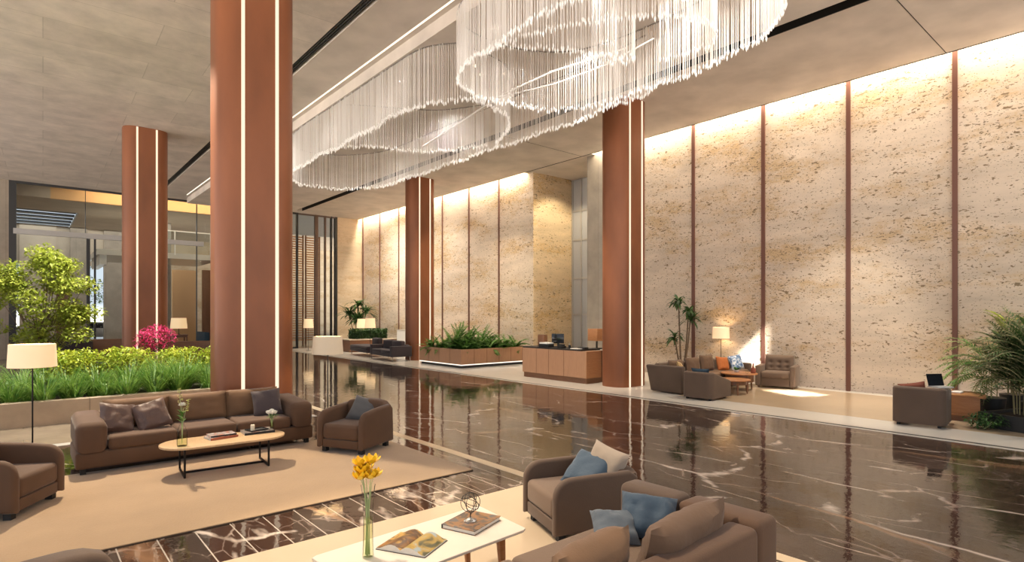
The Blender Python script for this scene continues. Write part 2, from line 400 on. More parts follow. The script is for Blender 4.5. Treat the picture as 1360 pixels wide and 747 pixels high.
def dup(root, loc, rotz=0, label=None, group=None, scale=None):
    r = root.copy(); C.objects.link(r); r.location = loc; r.rotation_euler = (0, 0, rotz)
    if label: r['label'] = label
    if group: r['group'] = group
    if scale: r.scale = scale
    for ch in list(root.children):
        c = ch.copy(); C.objects.link(c); c.parent = r
        for g in ch.children:
            d = g.copy(); C.objects.link(d); d.parent = c
    return r
def part(parent, name, mat, *boxes, bev=0, seg=3, smooth=None):
    b = NB()
    for q in boxes: box(b, *q, bev, seg)
    return obj(name, b, mat, parent, smooth if smooth is not None else bool(bev))
def face(fx, fy): return math.atan2(fx, -fy)

# ------------------------------------------------------------------ camera
F, H, HY = 764.0, 2.0, 418.0
cd = bpy.data.cameras.new('camera'); cam = bpy.data.objects.new('camera', cd); C.objects.link(cam)
cd.sensor_width = 36; cd.sensor_fit = 'HORIZONTAL'; cd.lens = F / 1360 * 36
cd.shift_y = (HY - 373.5) / 1360; cd.clip_end = 300; cd.clip_start = .05
cam.location = (0, 0, H); cam.rotation_euler = (PI / 2, 0, -rad(90 - 49.66)); sc.camera = cam

# ------------------------------------------------------------------ room shell
ZC = 8.0; XW = 16.4; YB = 34.0
sbox('floor', -14, 11.1, -12, YB, -.12, 0, M['marble'])
sbox('floor_platform', 11.3, 19, -12, YB, -.12, .004, M['white_stone'])
sbox('floor_gap_shade', 11.19, 11.3, -12, YB, -.12, .003, M['slot'])  # flush black strip standing in for the shade of a recessed gap
sbox('trim_1', 11.1, 11.19, -12, YB, -.12, .006, M['white_stone'])
sbox('trim_2', 4.68, 4.82, -12, YB, -.02, .003, M['band'])
sbox('floor_inset_right', 12.35, 16.0, 1.0, 8.2, -.02, .007, M['tan_stone'])
sbox('floor_cream', -14, 4.62, -12, 5.03, -.02, .012, M['cream'])
sbox('floor_tiles', -14, 4.62, 5.03, 6.4, -.02, .002, M['marble_t'])
sbox('floor_tan', -14, 4.4, 11.3, YB, -.02, .004, M['floor_tan'])
sbox('trim_3', -14, 4.4, 11.1, 11.3, -.02, .006, M['white_stone'])
# right wall: travertine panels with a recess behind the desk
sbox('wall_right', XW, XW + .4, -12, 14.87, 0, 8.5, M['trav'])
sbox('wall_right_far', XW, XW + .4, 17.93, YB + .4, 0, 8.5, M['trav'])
sbox('wall_recess_side', XW + .4, 18.9, 17.93, 18.3, 0, 8.5, M['trav_warm_lit'])
sbox('wall_recess_face', XW + .001, XW + .4, 17.915, 17.935, 0, 8.0, M['trav_warm_lit'])
sbox('wall_recess_back', 18.9, 19.2, 12, 18.3, 0, 8.5, M['beige_wall'])
sbox('wall_recess_near', XW + .4, 18.9, 14.5, 14.87, 0, 8.5, M['trav_grey'])
sbox('wall_grey_blocks', XW - .012, XW, 12.65, 14.87, 0, 8.1, M['trav_grey'])
k = 4
for y in [-3.2, -.98, 1.25, 3.5, 5.75, 8.01, 10.3, 12.6, 20.2, 22.5, 24.8, 27.05, 29.3, 31.6, 33.85]:
    hw = .05 if y < 15 else .03
    sbox('trim_%d' % k, XW - .05, XW + .02, y - hw, y + hw, 0, 8.3, M['bronze']); k += 1
# window in the recess
w = bpy.data.objects.new('window_5', None); C.objects.link(w); w['kind'] = 'structure'
b = NB()
for y in (16.6, 17.35, 17.88): box(b, 18.72, 18.82, y - .04, y + .04, 0, 8)
for z in (.05, 2.0, 3.6, 5.3, 6.6): box(b, 18.73, 18.81, 16.6, 17.88, z - .04, z + .04)
struct('window_frame', b, M['grey_metal'], w)
b = NB(); box(b, 18.76, 18.78, 16.6, 17.88, 0, 8); struct('window_pane', b, M['clear_grey'], w)
# ceilings
sbox('ceiling', -6, 4.92, -4, YB, ZC, ZC + .3, M['ceil'])
sbox('ceiling_strip', 5.16, 7.0, -4, YB, ZC, ZC + .3, M['ceil2'])
sbox('ceiling_slab', 6.4, 11.4, -4, YB - .7, 7.72, ZC + .3, M['ceil2'])
sbox('ceiling_right', 12.3, 16.13, -4, YB, ZC, ZC + .3, M['ceil2'])
sbox('ceiling_right_end', 11.4, 12.3, YB - .8, YB, ZC, ZC + .3, M['ceil2'])
sbox('ceiling_recess', 16.1, 19.2, 14.5, 18.3, ZC + .02, ZC + .3, M['ceil2'])
sbox('ceiling_slot_right', 11.3, 12.4, -4, YB - .8, 8.3, 8.4, M['slot'])
sbox('ceiling_slot_dark_plate', 12.275, 12.3, -4, YB - .8, ZC - .005, 8.3, M['slot'])  # black plate added to darken the lit side of the slot
sbox('ceiling_seam', 12.3, 16.13, 3.6, 3.615, ZC - .004, ZC, M['slot'])
sbox('ceiling_seam_far', 12.3, 16.13, 14.9, 14.912, ZC - .004, ZC, M['slot'])
sbox('ceiling_slot_left', 4.85, 5.25, -4, YB, 8.3, 8.4, M['slot'])
sbox('ceiling_cove_top', 16.0, 16.9, -12, YB, 8.45, 8.6, M['ltpaint'])
sbox('ceiling_edge', 16.12, 16.135, -12, YB, ZC - .015, ZC + .3, M['slot'])
v = thing('ceiling_air_grille', 'long black slatted air grille in the pale stone ceiling', 'air grille', (5.04, 0, ZC))
for q in range(3):
    part(v, 'slat', M['slat'], (-.075 + .06 * q, -.045 + .06 * q, -4, YB - .1, .03, .06))
v = thing('ceiling_light_slot', 'glowing linear cove light along the dropped ceiling edge', 'cove light', (6.37, 0, 7.97))
part(v, 'light_strip', M['led_c'], (-.15, -.105, -4, YB - 1.5, .027, .05))
# column things
def column(x, y, label):
    t = thing('copper_column', label, 'column', (x, y, 0), 0, 'copper clad columns')
    b = NB(); prism(b, rrect(1.25, .86, .34, 8), 0, ZC + .05); obj('cladding', b, M['copper'], t)
    for sx in (-.27, .265):
        for sy in (-1, 1):
            b = NB(); box(b, sx - .026, sx + .026, sy * .431 - .012, sy * .431 + .012, .0, ZC - .02); obj('light_strip', b, M['led'], t)
    return t
column(3.03, 22.1, 'copper column with two light strips rising behind the magenta flowering shrub')
column(2.98, 10.35, 'largest copper column with two light strips rising right behind the long sofa')
column(13.4, 22.1, 'slim far copper column beside the wooden fern planter')
column(12.93, 10.35, 'copper column with light strips beside the reception desk')

# back wall and glazing
sbox('wall_back_left', -14, -.5, YB, YB + .3, 0, 8.3, M['conc'])
sbox('wall_back_right', 14.75, XW, YB, YB + .3, 0, 8.3, M['trav_plain'])
def window(n, x0, x1, muls, rails, frame, d=.1):
    w = bpy.data.objects.new('window_%d' % n, None); C.objects.link(w); w['kind'] = 'structure'; w.location = (0, YB, 0)
    b = NB()
    for x, wd, z0, z1 in muls: box(b, x - wd / 2, x + wd / 2, 0, d + .06, z0, z1)
    for z, h in rails: box(b, x0, x1, .01, d, z - h / 2, z + h / 2)
    struct('window_frame', b, frame, w)
    b = NB(); box(b, x0, x1, .05, .062, .05, 7.95); struct('window_pane', b, M['glass'], w)
    return w
window(1, -.5, 2.3, [(-.37, .26, 0, 8)], [(.05, .1), (7.95, .1)], M['frame'])
window(2, 2.3, 7.4, [(2.36, .14, 0, 5.7), (2.62, .08, 0, 5.7), (2.25, .02, 5.7, 8)], [(.05, .1), (7.95, .1)], M['frame'])
window(3, 7.4, 12.35, [(7.0, .03, 0, 8), (12.3, .1, 0, 8)], [(.05, .1), (7.95, .1)], M['frame'])
w = window(4, 12.35, 14.75, [(13.45, .2, 0, 8), (14.0, .09, 0, 8)], [(7.95, .08)], M['brown_metal'])
b = NB(); box(b, 14.35, 14.43, 0, .2, 0, 8); box(b, 14.6, 14.75, -.02, .2, 0, 8); struct('window_jamb', b, M['frame'], w)
sbox('trim_30', -.35, 7.3, YB - .12, YB + .02, 5.62, 5.86, M['grey_metal'])

# the atrium beyond the glass
sbox('floor_atrium', -14, 22, YB, 56, -.12, 0, M['floor_tan'])
sbox('ceiling_atrium_fascia', 1.0, 10.5, 36.0, 36.2, 7.68, 8.5, M['orange_lit_plaster'])
b = NB()
box(b, -14, -.6, 36.21, 56, 7.68, 7.9); box(b, 2.35, 22, 36.21, 56, 7.68, 7.9); box(b, -.6, 2.35, 36.21, 40.3, 7.68, 7.9)
struct('ceiling_atrium', b, M['beige_wall'])
sbox('ceiling_atrium_front', -14, 22, YB + .1, 36.05, 8.45, 8.6, M['beige_wall'])
sbox('ceiling_atrium_fascia_left', -14, 1.0, 36.0, 36.2, 7.68, 8.5, M['beige_wall'])
sbox('wall_atrium_upper', 10.5, 22, 36.0, 36.2, 7.0, 8.5, M['grey_metal'])
v = thing('skylight_louvre', 'striped louvre skylight seen through the upper left glazing', 'skylight', (.85, 48, 7.96))
for q in range(9): part(v, 'slat', M['slat'], (-1.5, 1.5, -7.6 + q * 1.5, -6.9 + q * 1.5, -.04, .04))
sbox('wall_atrium_left', -6.3, -6, YB + .3, 48, 0, 8, M['beige_wall'])
sbox('wall_atrium_back', 4.6, 22, 50, 50.3, 0, 8, M['trav_plain'])
sbox('wall_atrium_pier', -.2, 1.6, 47, 47.4, 0, 7.7, M['beige_wall'])
sbox('wall_atrium_dark', 1.6, 2.3, 47.2, 47.5, 0, 7.7, M['walnut'])
sbox('wall_atrium_side', 2.3, 3.2, 46.8, 47.4, 0, 7.7, M['conc'])
sbox('wall_atrium_grey', 4.1, 6.3, 47, 47.4, 0, 7.7, M['conc'])
sbox('wall_atrium_head', -6, 6.3, 47.1, 47.3, 5.2, 7.68, M['beige_wall'])
sbox('wall_atrium_stone', 6.3, 7.0, 41, 42.4, 0, 7.7, M['conc'])
sbox('wall_atrium_orange', 7.6, 9.0, 44, 44.3, 0, 5.0, M['orange_lit_plaster'])
sbox('wall_atrium_walnut', 9.2, 11.5, 43, 43.3, 0, 5.0, M['walnut'])
sbox('wall_louvre', 9.6, 12.3, 39.5, 39.7, 0, 7.0, M['walnut'])
v = thing('balcony', 'pale concrete balcony with a clear glass railing inside the atrium', 'balcony', (0, 0, 0))
part(v, 'balcony_slab', M['white_stone'], (2.9, 8.6, 36.4, 41.5, 5.1, 5.4)); 
part(v, 'stair_stringer', M['white_stone'], (3.0, 3.3, 36.5, 41, 4.6, 5.1))
part(v, 'railing_glass', M['glass'], (5.0, 10.4, 36.42, 36.44, 5.4, 6.6))
part(v, 'handrail', M['ltpaint'], (5.0, 10.4, 36.39, 36.46, 6.6, 6.66))
for x in (6.4, 8.2, 10.0): part(v, 'railing_post', M['ltpaint'], (x - .03, x + .03, 36.39, 36.46, 5.3, 6.6))
for q, (x, lab) in enumerate(((10.6, 'timber louvre screen nearest the column seen through the end glazing'), (13.2, 'tall timber louvre screen behind the brown window post'), (14.6, 'narrow timber louvre screen beside the black window jamb'))):
    v = thing('louvre_screen', lab, 'screen', (x, 37.6, 0), 0, 'timber louvre screens')
    wd = (1.4, 1.6, 1.0)[q]
    part(v, 'screen_frame', M['walnut'], (-wd / 2, -wd / 2 + .08, -.05, .05, 0, 7.2), (wd / 2 - .08, wd / 2, -.05, .05, 0, 7.2))
    b = NB()
    for s in range(44): box(b, -wd / 2 + .08, wd / 2 - .08, -.04, .04, .3 + s * .156, .37 + s * .156)
    obj('slats', b, M['teak'], v, False)
# ------------------------------------------------------------------ chandelier
ch = thing('crystal_chandelier', 'huge crystal strand chandelier in sweeping loops under the ceiling', 'chandelier', (8, 11, 7.72))
def curve_pts(ctrl, closed=False, step=.05):
    P = [Vector((*p, 0)) for p in ctrl]; n = len(P); out = []
    segs = n if closed else n - 1
    for i in range(segs):
        p0 = P[(i - 1) % n] if closed or i > 0 else P[0]; p1 = P[i % n]; p2 = P[(i + 1) % n]
        p3 = P[(i + 2) % n] if closed or i + 2 < n else P[-1]
        for s in range(40):
            t = s / 40
            out.append(.5 * ((2 * p1) + (-p0 + p2) * t + (2 * p0 - 5 * p1 + 4 * p2 - p3) * t * t + (-p0 + 3 * p1 - 3 * p2 + p3) * t ** 3))
    out.append(P[0] if closed else P[-1])
    res = [out[0]]; acc = 0
    for a, b_ in zip(out, out[1:]):
        d = (b_ - a).length; pos = 0
        while acc + d - pos >= step:
            pos += step - acc; acc = 0; res.append(a.lerp(b_, pos / d))
        acc += d - pos
    return res
loops = [
    ([(6.95, 9.95), (6.5, 10.7), (6.45, 12.5), (6.45, 15), (6.45, 17.6), (6.75, 19.3), (7.6, 20), (8.6, 19.7), (9.4, 18.7), (9.7, 17.4), (9.75, 14.2), (9.8, 11.4), (9.85, 9.6), (9.78, 8.2), (9.66, 7.0)], False, 1.17),
    ([(6.6, 14.9), (7.2, 14.5), (8.0, 14.1), (8.9, 13.5), (9.6, 12.3)], False, 1.12),
    ([(7.0, 10.0), (7.7, 9.95), (8.5, 10.2), (9.2, 11.0), (9.6, 12.0)], False, 1.1),
] + [([(x * .9375, y * .9375) for x, y in cp], c_, ln_) for cp, c_, ln_ in (
    ([(6.45, 9.0), (6.75, 9.65), (7.4, 10.0), (8.4, 10.0), (9.3, 9.6), (9.85, 8.8), (10.05, 7.4), (10.0, 6.0), (9.75, 4.9), (9.35, 4.35), (8.8, 3.95), (8.0, 3.7), (7.1, 4.0), (6.5, 5.2), (6.3, 6.8), (6.35, 8.2)], True, 1.22),
    ([(6.55, 8.6), (6.5, 7.8), (6.8, 6.9), (7.4, 5.9), (8.2, 5.3), (8.9, 5.2), (9.35, 5.6), (9.3, 6.6)], False, 1.16),
    ([(6.35, 7.9), (7.04, 7.66), (7.84, 7.2), (8.4, 6.85), (8.75, 6.75), (8.8, 6.98), (8.5, 7.2), (8.1, 7.25)], False, 1.18))]
strands = []
rail = NB()
for ctrl, closed, ln in loops:
    pts = curve_pts(ctrl, closed, .05)
    tube(rail, [(p.x - 8, p.y - 11, -.015) for p in pts[::4]], .016, 4)
    for row in (0, 1):
        for p in pts:
            if row and R.random() < .5: continue
            j = .035 if row else .008
            strands.append((p.x + R.uniform(-j, j) - 8, p.y + R.uniform(-j, j) - 11, ln * R.uniform(.95, 1.03) + .03 * math.sin(p.x * 5 + p.y * 3)))
obj('ceiling_rail', rail, M['steel'], ch)
def strand(bm, x, y, ln, r=.0085):
    n = 4
    for z0, z1, rr0, rr1, mi in ((0, -ln, r, r, 0), (-ln, -ln - .035, r, r * 2.3, 1), (-ln - .035, -ln - .09, r * 2.3, .001, 1)):
        a = [bm.verts.new((x + rr0 * math.cos(PI / 2 * k), y + rr0 * math.sin(PI / 2 * k), z0)) for k in range(n)]
        c = [bm.verts.new((x + rr1 * math.cos(PI / 2 * k), y + rr1 * math.sin(PI / 2 * k), z1)) for k in range(n)]
        for k in range(n): bm.faces.new((a[k], a[(k + 1) % n], c[(k + 1) % n], c[k])).material_index = mi
strands.sort(key=lambda s: (s[0] + 8) ** 2 + (s[1] + 11) ** 2)
vis = [s for s in strands if True]
def inview(s):
    X, Y = s[0] + 8, s[1] + 11; d = .647 * X + .763 * Y; z = 7.72 - s[2]
    return HY - F * (z - H) / d > 12
near = [s for s in vis if inview(s)][:100]; ids = set(map(id, near))
for s in near:
    b = NB(); strand(b, *s); obj('crystal_strand', b, [M['crystal'], M['crystal_end']], ch, False)
b = NB()
for s in vis:
    if id(s) not in ids: strand(b, *s)
o = obj('crystal_strands', b, [M['crystal'], M['crystal_end']], ch, False); o['kind'] = 'stuff'
def loc(x, y, z): return (x - 8, y - 11, z - 7.72)
b = NB(); tube(b, [loc(8.35, 13.6, 6.62), loc(8.2, 11.5, 6.75), loc(8.05, 9.9, 6.85), loc(8.2, 8.4, 6.95), loc(8.7, 6.9, 7.05)], .022, 8); obj('acrylic_tube', b, M['crystal'], ch)
b = NB(); tube(b, [loc(8.0, 9.9, 6.8), loc(8.5, 8.6, 6.85), loc(8.7, 7.4, 6.9), loc(8.6, 6.2, 6.95)], .015, 6); obj('acrylic_tube', b, M['crystal'], ch)
for q, (x, y) in enumerate(((7.9, 10.6), (8.3, 10.9), (8.7, 10.5))):
    b = NB(); lathe(b, [(.0, -.03), (.045, -.03), (.05, 0), (0, 0)], 12, loc(x, y, 7.72)); obj('downlight', b, M['led_c'], ch)

# ------------------------------------------------------------------ furniture builders
def armchair(label, x, y, rot, group, w=.84, d=.80, hf=.55, hb=.60, hback=.74, mat='velvet', seat='velvet', th=.11):
    t = thing('armchair', label, 'armchair', (x, y, .02 if False else 0), rot, group)
    def prof():
        p = [(-d / 2, .07)]; r = .17
        for k in range(7):
            a = PI - PI / 2 * k / 6
            p.append((-d / 2 + r + r * math.cos(a), hf - r + r * math.sin(a)))
        p += [(-.05, hf + (hb - hf) * .5), (d / 2 - .10, hb), (d / 2 - .02, hb - .06), (d / 2, .07)]
        return p
    for s in (-1, 1):
        b = NB(); x0 = s * (w / 2) if s < 0 else w / 2 - th
        prism(b, prof(), x0, x0 + th, 'x', min(.045, th * .42), 4); obj('armrest', b, M[mat], t)
    # back with rounded top
    n = 10; pl = [(-w / 2 + th * .4, .07)]
    for k in range(n + 1):
        u = -1 + 2 * k / n
        pl.append((u * (w / 2 - th * .4), hb - .03 + (hback - hb + .03) * max(0, 1 - u ** 4) ** .6))
    pl.append((w / 2 - th * .4, .07))
    b = NB()
    lo = [b.verts.new((q, d / 2 - .19, z)) for q, z in pl]; hi = [b.verts.new((q, d / 2 + .005, z)) for q, z in pl]
    m = len(pl); fs = [b.faces.new(lo), b.faces.new(hi[::-1])]
    for k in range(m): fs.append(b.faces.new((lo[k], hi[k], hi[(k + 1) % m], lo[(k + 1) % m])))
    bmesh.ops.recalc_face_normals(b, faces=fs)
    bmesh.ops.bevel(b, geom=list({e for f in fs[:2] for e in f.edges}), offset=.05, segments=4, profile=.5, affect='EDGES')
    obj('backrest', b, M[mat], t)
    part(t, 'seat_cushion', M[seat], (-w / 2 + th - .005, w / 2 - th + .005, -d / 2 + .012, d / 2 - .18, .185, .40), bev=.05, seg=4)
    part(t, 'seat_base', M[mat], (-w / 2 + th, w / 2 - th, -d / 2 + .02, d / 2 - .18, .07, .185), bev=.015)
    for sx in (-1, 1):
        for sy in (-1, 1):
            b = NB(); box(b, sx * (w / 2 - .10) - .035, sx * (w / 2 - .10) + .035, sy * (d / 2 - .10) - .035, sy * (d / 2 - .10) + .035, 0, .075); obj('leg', b, M['blackm'], t)
    return t
def pillow(name, label, mat, loc_, rot, w=.45, h=.45, t=.16, tilt=-.35, roll=0, seed=0, group=None, wr=.014, cat='cushion'):
    b = NB(); cushion(b, w, h, t, seed, wr=wr)
    o = obj(name, b, M[mat]); o.location = loc_; o.rotation_mode = 'YXZ'
    o.rotation_euler = (tilt, roll, rot)
    tag(o, label, cat, group); return o
RZ = .012
# rug
b = NB(); prism(b, rrect(7.38, 3.02, .04, 3, .69, 7.44), 0.0, .02, bev=.006, seg=2)
rg = obj('area_rug', b, M['rug']); tag(rg, 'large plain sand coloured rug under the long sofa group', 'rug')
b = NB(); box(b, -3, 4.38, 5.925, 5.94, .001, .012); obj('binding', b, M['rug_edge'], rg, False)
RUGZ = .02

# long sofa
S = thing('long_sofa', 'long taupe velvet sofa in front of the largest copper column', 'sofa', (1.95, 8.78, RUGZ))
W2 = 1.47
for s in (-1, 1):
    b = NB()
    p = [(-.02, .27)]
    for k in range(6):
        a = PI - PI / 2 * k / 5; p.append((-.02 + .10 + .10 * math.cos(a), .54 + .10 * math.sin(a)))
    p += [(.5, .66), (.88, .68), (.98, .60), (1.0, .27)]
    x0 = s * W2 if s < 0 else W2 - .33
    prism(b, p, x0, x0 + .33, 'x', .09, 5); obj('armrest', b, M['velvet'], S)
part(S, 'sofa_base', M['velvet'], (-W2, W2, 0, 1.0, .07, .275), bev=.03)
part(S, 'backrest', M['velvet'], (-W2 + .1, W2 - .1, .74, .99, .24, .66), bev=.07, seg=4)
for x0, x1 in ((-1.14, -.36), (-.36, .38), (.38, 1.14)):
    part(S, 'seat_cushion', M['velvet'], (x0 + .004, x1 - .004, -.0, .78, .265, .44), bev=.05, seg=4)
for q, (x0, x1) in enumerate(((-1.12, -.37), (-.37, .39), (.39, 1.14))):
    b = NB(); cushion(b, x1 - x0 + .04, .42, .24, q + 3, n=16, wr=.014, pinch=.03)
    o = obj('back_cushion', b, M['velvet2'], S); o.location = ((x0 + x1) / 2, .66, .41); o.rotation_euler = (-.16, 0, 0)
for sx in (-1, 1):
    for y in (.08, .92):
        part(S, 'foot', M['blackm'], (sx * (W2 - .08) - .03, sx * (W2 - .08) + .03, y - .03, y + .03, 0, .07))
z = RUGZ + .43
pillow('throw_pillow', 'mauve silk pillow against the left arm of the long sofa', 'mauve', (.93, 9.08, z), .30, .42, .42, .17, -.5, .22, 1, wr=.026)
pillow('throw_pillow', 'mauve silk pillow second from the left arm of the long sofa', 'mauve', (1.38, 9.06, z), -.1, .42, .42, .17, -.5, -.28, 2, wr=.026)
pillow('throw_pillow', 'dark grey purple pillow at the right end of the long sofa', 'purple', (2.86, 9.12, z), -.25, .42, .42, .16, -.4, -.1, 3)

A1 = armchair('taupe velvet armchair cut by the left photo edge on the rug', -.20, 7.80, face(.85, -.5), 'taupe armchairs around the rug', hf=.58, hb=.62, hback=.68)
A1.location.z = RUGZ
A2 = dup(A1, (3.76, 8.0, RUGZ), face(-.88, -.47), 'taupe velvet armchair with a grey pillow between long sofa and marble')
A2.scale = (.98, .98, 1.02)
pillow('throw_pillow', 'slate grey pillow on the armchair beside the long sofa', 'slate', (3.82, 8.05, RUGZ + .38), face(-.88, -.47) + .3, .44, .40, .16, -.6, .25, 4)
pillow('throw_pillow', 'mauve pillow in the armchair at the left photo edge', 'mauve', (-.42, 7.90, RUGZ + .38), face(.85, -.5) - .2, .42, .40, .15, -.5, 0, 5)
A3 = armchair('taupe armchair whose rounded top peeks in at the lower left corner', .10, 3.47, face(.2, -.95), None, mat='velvet_d', seat='velvet_d')
A3.location.z = RZ
A4 = armchair('grey taupe armchair with blue pillow beside the pale low table', 4.0, 3.73, face(-.94, .33), None, w=.76, d=.86, hf=.56, hb=.57, hback=.58, mat='velvet_d', seat='fabric', th=.085)
A4.location.z = RZ
zc = RZ + .39
pillow('throw_pillow', 'beige pillow upright in the back of the armchair beside the pale table', 'pillow', (4.13, 3.60, zc - .02), face(-.95, -.05), .42, .39, .17, -.3, .2, 6)
pillow('throw_pillow', 'blue pillow leaning in the armchair beside the pale table', 'blue', (3.93, 3.68, zc - .01), face(-.98, -.12), .46, .40, .16, -.85, .1, 7)

# near sofa seen from behind (faces +y)
S2 = thing('sofa', 'brown velvet sofa seen from behind in the near right corner', 'sofa', (2.4, 1.78, RZ))
part(S2, 'sofa_base', M['velvet'], (-1.45, 1.43, .0, 1.12, .06, .27), bev=.03)
part(S2, 'backrest', M['velvet'], (-1.2, 1.2, .0, .22, .25, .62), bev=.05, seg=4)
for q, (x0, x1) in enumerate(((1.19, 1.46), (-1.46, -1.19))):
    part(S2, 'armrest', M['velvet'], (x0, x1, -.0, .62, .25, .645), bev=.05, seg=4)
    part(S2, 'arm_end', M['velvet_d'], (x0 - .01, x1 - .06, .61, 1.14, .25, .665), bev=.055, seg=4)
for x0, x1 in ((-1.19, 0), (0, 1.19)):
    part(S2, 'seat_cushion', M['fabric'], (x0, x1, .22, 1.08, .26, .42), bev=.045, seg=4)
for q, (x0, x1, m_) in enumerate(((-1.0, -.35, 'velvet2'), (.28, 1.12, 'velvet'))):
    pass
for sx in (-1.3, 1.3):
    for y in (.08, 1.0): part(S2, 'foot', M['blackm'], (sx - .03, sx + .03, y - .03, y + .03, 0, .06))
def sofa_cush(label, mat, x, y, w_, h_, t_, rot, tilt, seed, zz=RZ + .415, wr=.02, roll=0):
    return pillow('back_pillow', label, mat, (x, y, zz), rot, w_, h_, t_, tilt, roll, seed, wr=wr)
sofa_cush('long brown back pillow along the near sofa, beside its right arm', 'pillow_d', 3.13, 2.10, .88, .37, .22, .06, .30, 8)
sofa_cush('wrinkled beige brown back pillow on the near sofa at the bottom photo edge', 'velvet2', 2.36, 2.2, .66, .36, .24, .12, .32, 9)
pillow('throw_pillow', 'dark blue pillow propped on the near sofa behind the long brown pillow', 'blue', (3.27, 2.42, RZ + .43), face(-.75, -.65), .40, .36, .15, -.85, .12, 10, wr=.022)
pillow('throw_pillow', 'pale grey blue pillow lying low on the near sofa', 'blue_l', (3.06, 2.50, RZ + .43), face(-.6, -.8), .32, .28, .13, -1.0, .05, 11)

# oval coffee table
T1 = thing('coffee_table', 'oval oak coffee table on black metal frame before the long sofa', 'coffee table', (1.98, 8.06, RUGZ), rad(-4))
b = NB(); prism(b, rrect(1.46, .66, .32, 12), .352, .378, bev=.006, seg=2); obj('tabletop', b, M['oak'], T1)
for s in (-1, 1):
    b = NB(); x = s * .48
    for y in (-.24, .24): box(b, x - .011, x + .011, y - .011, y + .011, 0, .353)
    box(b, x - .011, x + .011, -.24, .24, 0, .022); box(b, x - .011, x + .011, -.24, .24, .33, .353)
    obj('leg_frame', b, M['black'], T1, False)
part(T1, 'stretcher', M['black'], (-.48, .48, -.011, .011, 0.0, .022))
def tloc(T, x, y, z):
    c_, s_ = math.cos(T.rotation_euler.z), math.sin(T.rotation_euler.z)
    return (T.location.x + c_ * x - s_ * y, T.location.y + s_ * x + c_ * y, z)
ZT1 = RUGZ + .378
def book(name, label, loc_, rot, w, d, t, cover, spine, group=None, cat='book'):
    o = thing(name, label, cat, loc_, rot, group)
    part(o, 'cover', [M[cover]][0], (-w / 2, w / 2, -d / 2, d / 2, t - .004, t), (-w / 2, w / 2, -d / 2, d / 2, 0, .004))
    part(o, 'pages', M['paper'], (-w / 2 + .006, w / 2 - .006, -d / 2 + .006, d / 2 - .006, .004, t - .004))
    part(o, 'spine', M[spine], (-w / 2 - .003, -w / 2 + .004, -d / 2, d / 2, 0, t))
    return o
x, y, _ = 1.96, 8.17, 0
book('book', 'rust spined book at the bottom of the pile on the oak table', (x, y, ZT1), rad(98), .25, .34, .03, 'cover_a', 'spine_r')
book('magazine', 'grey covered magazine on top of the rust spined book', (x + .01, y + .01, ZT1 + .03), rad(92), .22, .31, .018, 'cover_a', 'blackm', cat='magazine')
book('book', 'large dark book under the small vase on the oak table', (2.43, 8.22, ZT1), rad(86), .30, .38, .028, 'cover_c', 'blackm')
ZB = ZT1 + .028
tr = thing('tray', 'thin dark square tray lying on the large dark book', 'tray', (2.42, 8.22, ZB), rad(12))
part(tr, 'tray_base', M['blackm'], (-.12, .12, -.09, .09, 0, .006))
b = NB()
for a in ((-.12, .12, -.09, -.083), (-.12, .12, .083, .09), (-.12, -.113, -.083, .083), (.113, .12, -.083, .083)): box(b, *a, .006, .018)
obj('tray_rim', b, M['blackm'], tr, False)
cn = thing('candle', 'small cream pillar candle beside the little vase on the oak table', 'candle', (2.36, 8.19, ZB + .006))
b = NB(); lathe(b, [(.0, 0), (.026, 0), (.027, .07), (.024, .078), (0, .074)], 16); obj('wax', b, M['wick'], cn)
b = NB(); tube(b, [(0, 0, .074), (.002, 0, .09)], .002, 5); obj('wick', b, M['blackm'], cn)
def petals(bm, c, n, ln, wd, cup, seed=0, mi=0, layers=1):
    rr = random.Random(seed)
    for l in range(layers):
        for k in range(n):
            a = 2 * PI * k / n + l * .4 + rr.uniform(-.1, .1); cu = cup + l * .35
            d = Vector((math.cos(a), math.sin(a), 0)); s = Vector((-math.sin(a), math.cos(a), 0)); up = Vector((0, 0, 1))
            pts = []
            for t, ww in ((0, .25), (.4, .95), (.75, 1), (1, .25)):
                ang = cu * (.4 + .6 * t)
                p = Vector(c) + d * (ln * t * math.cos(ang)) + up * (ln * t * math.sin(ang))
                pts.append((bm.verts.new(p - s * wd * ww / 2), bm.verts.new(p + s * wd * ww / 2)))
            for q, w_ in zip(pts, pts[1:]): bm.faces.new((q[0], q[1], w_[1], w_[0])).material_index = mi
def blade_leaf(bm, base, dirv, ln, wd, droop=.3, segs=4, mi=0, fold=0):
    d = Vector(dirv).normalized(); s = d.cross(Vector((0, 0, 1)))
    if s.length < .05: s = Vector((1, 0, 0))
    s.normalize(); prev = None; p = Vector(base)
    for k in range(segs + 1):
        t = k / segs; ww = wd * (math.sin(PI * min(1, .12 + t * .88)) ** .7 if k < segs else .02)
        q = (bm.verts.new(p - s * ww / 2), bm.verts.new(p + s * ww / 2))
        if prev: bm.faces.new((prev[0], prev[1], q[1], q[0])).material_index = mi
        prev = q; p = p + d * (ln / segs); d = (d + Vector((0, 0, -droop / segs * 1.6))).normalized()
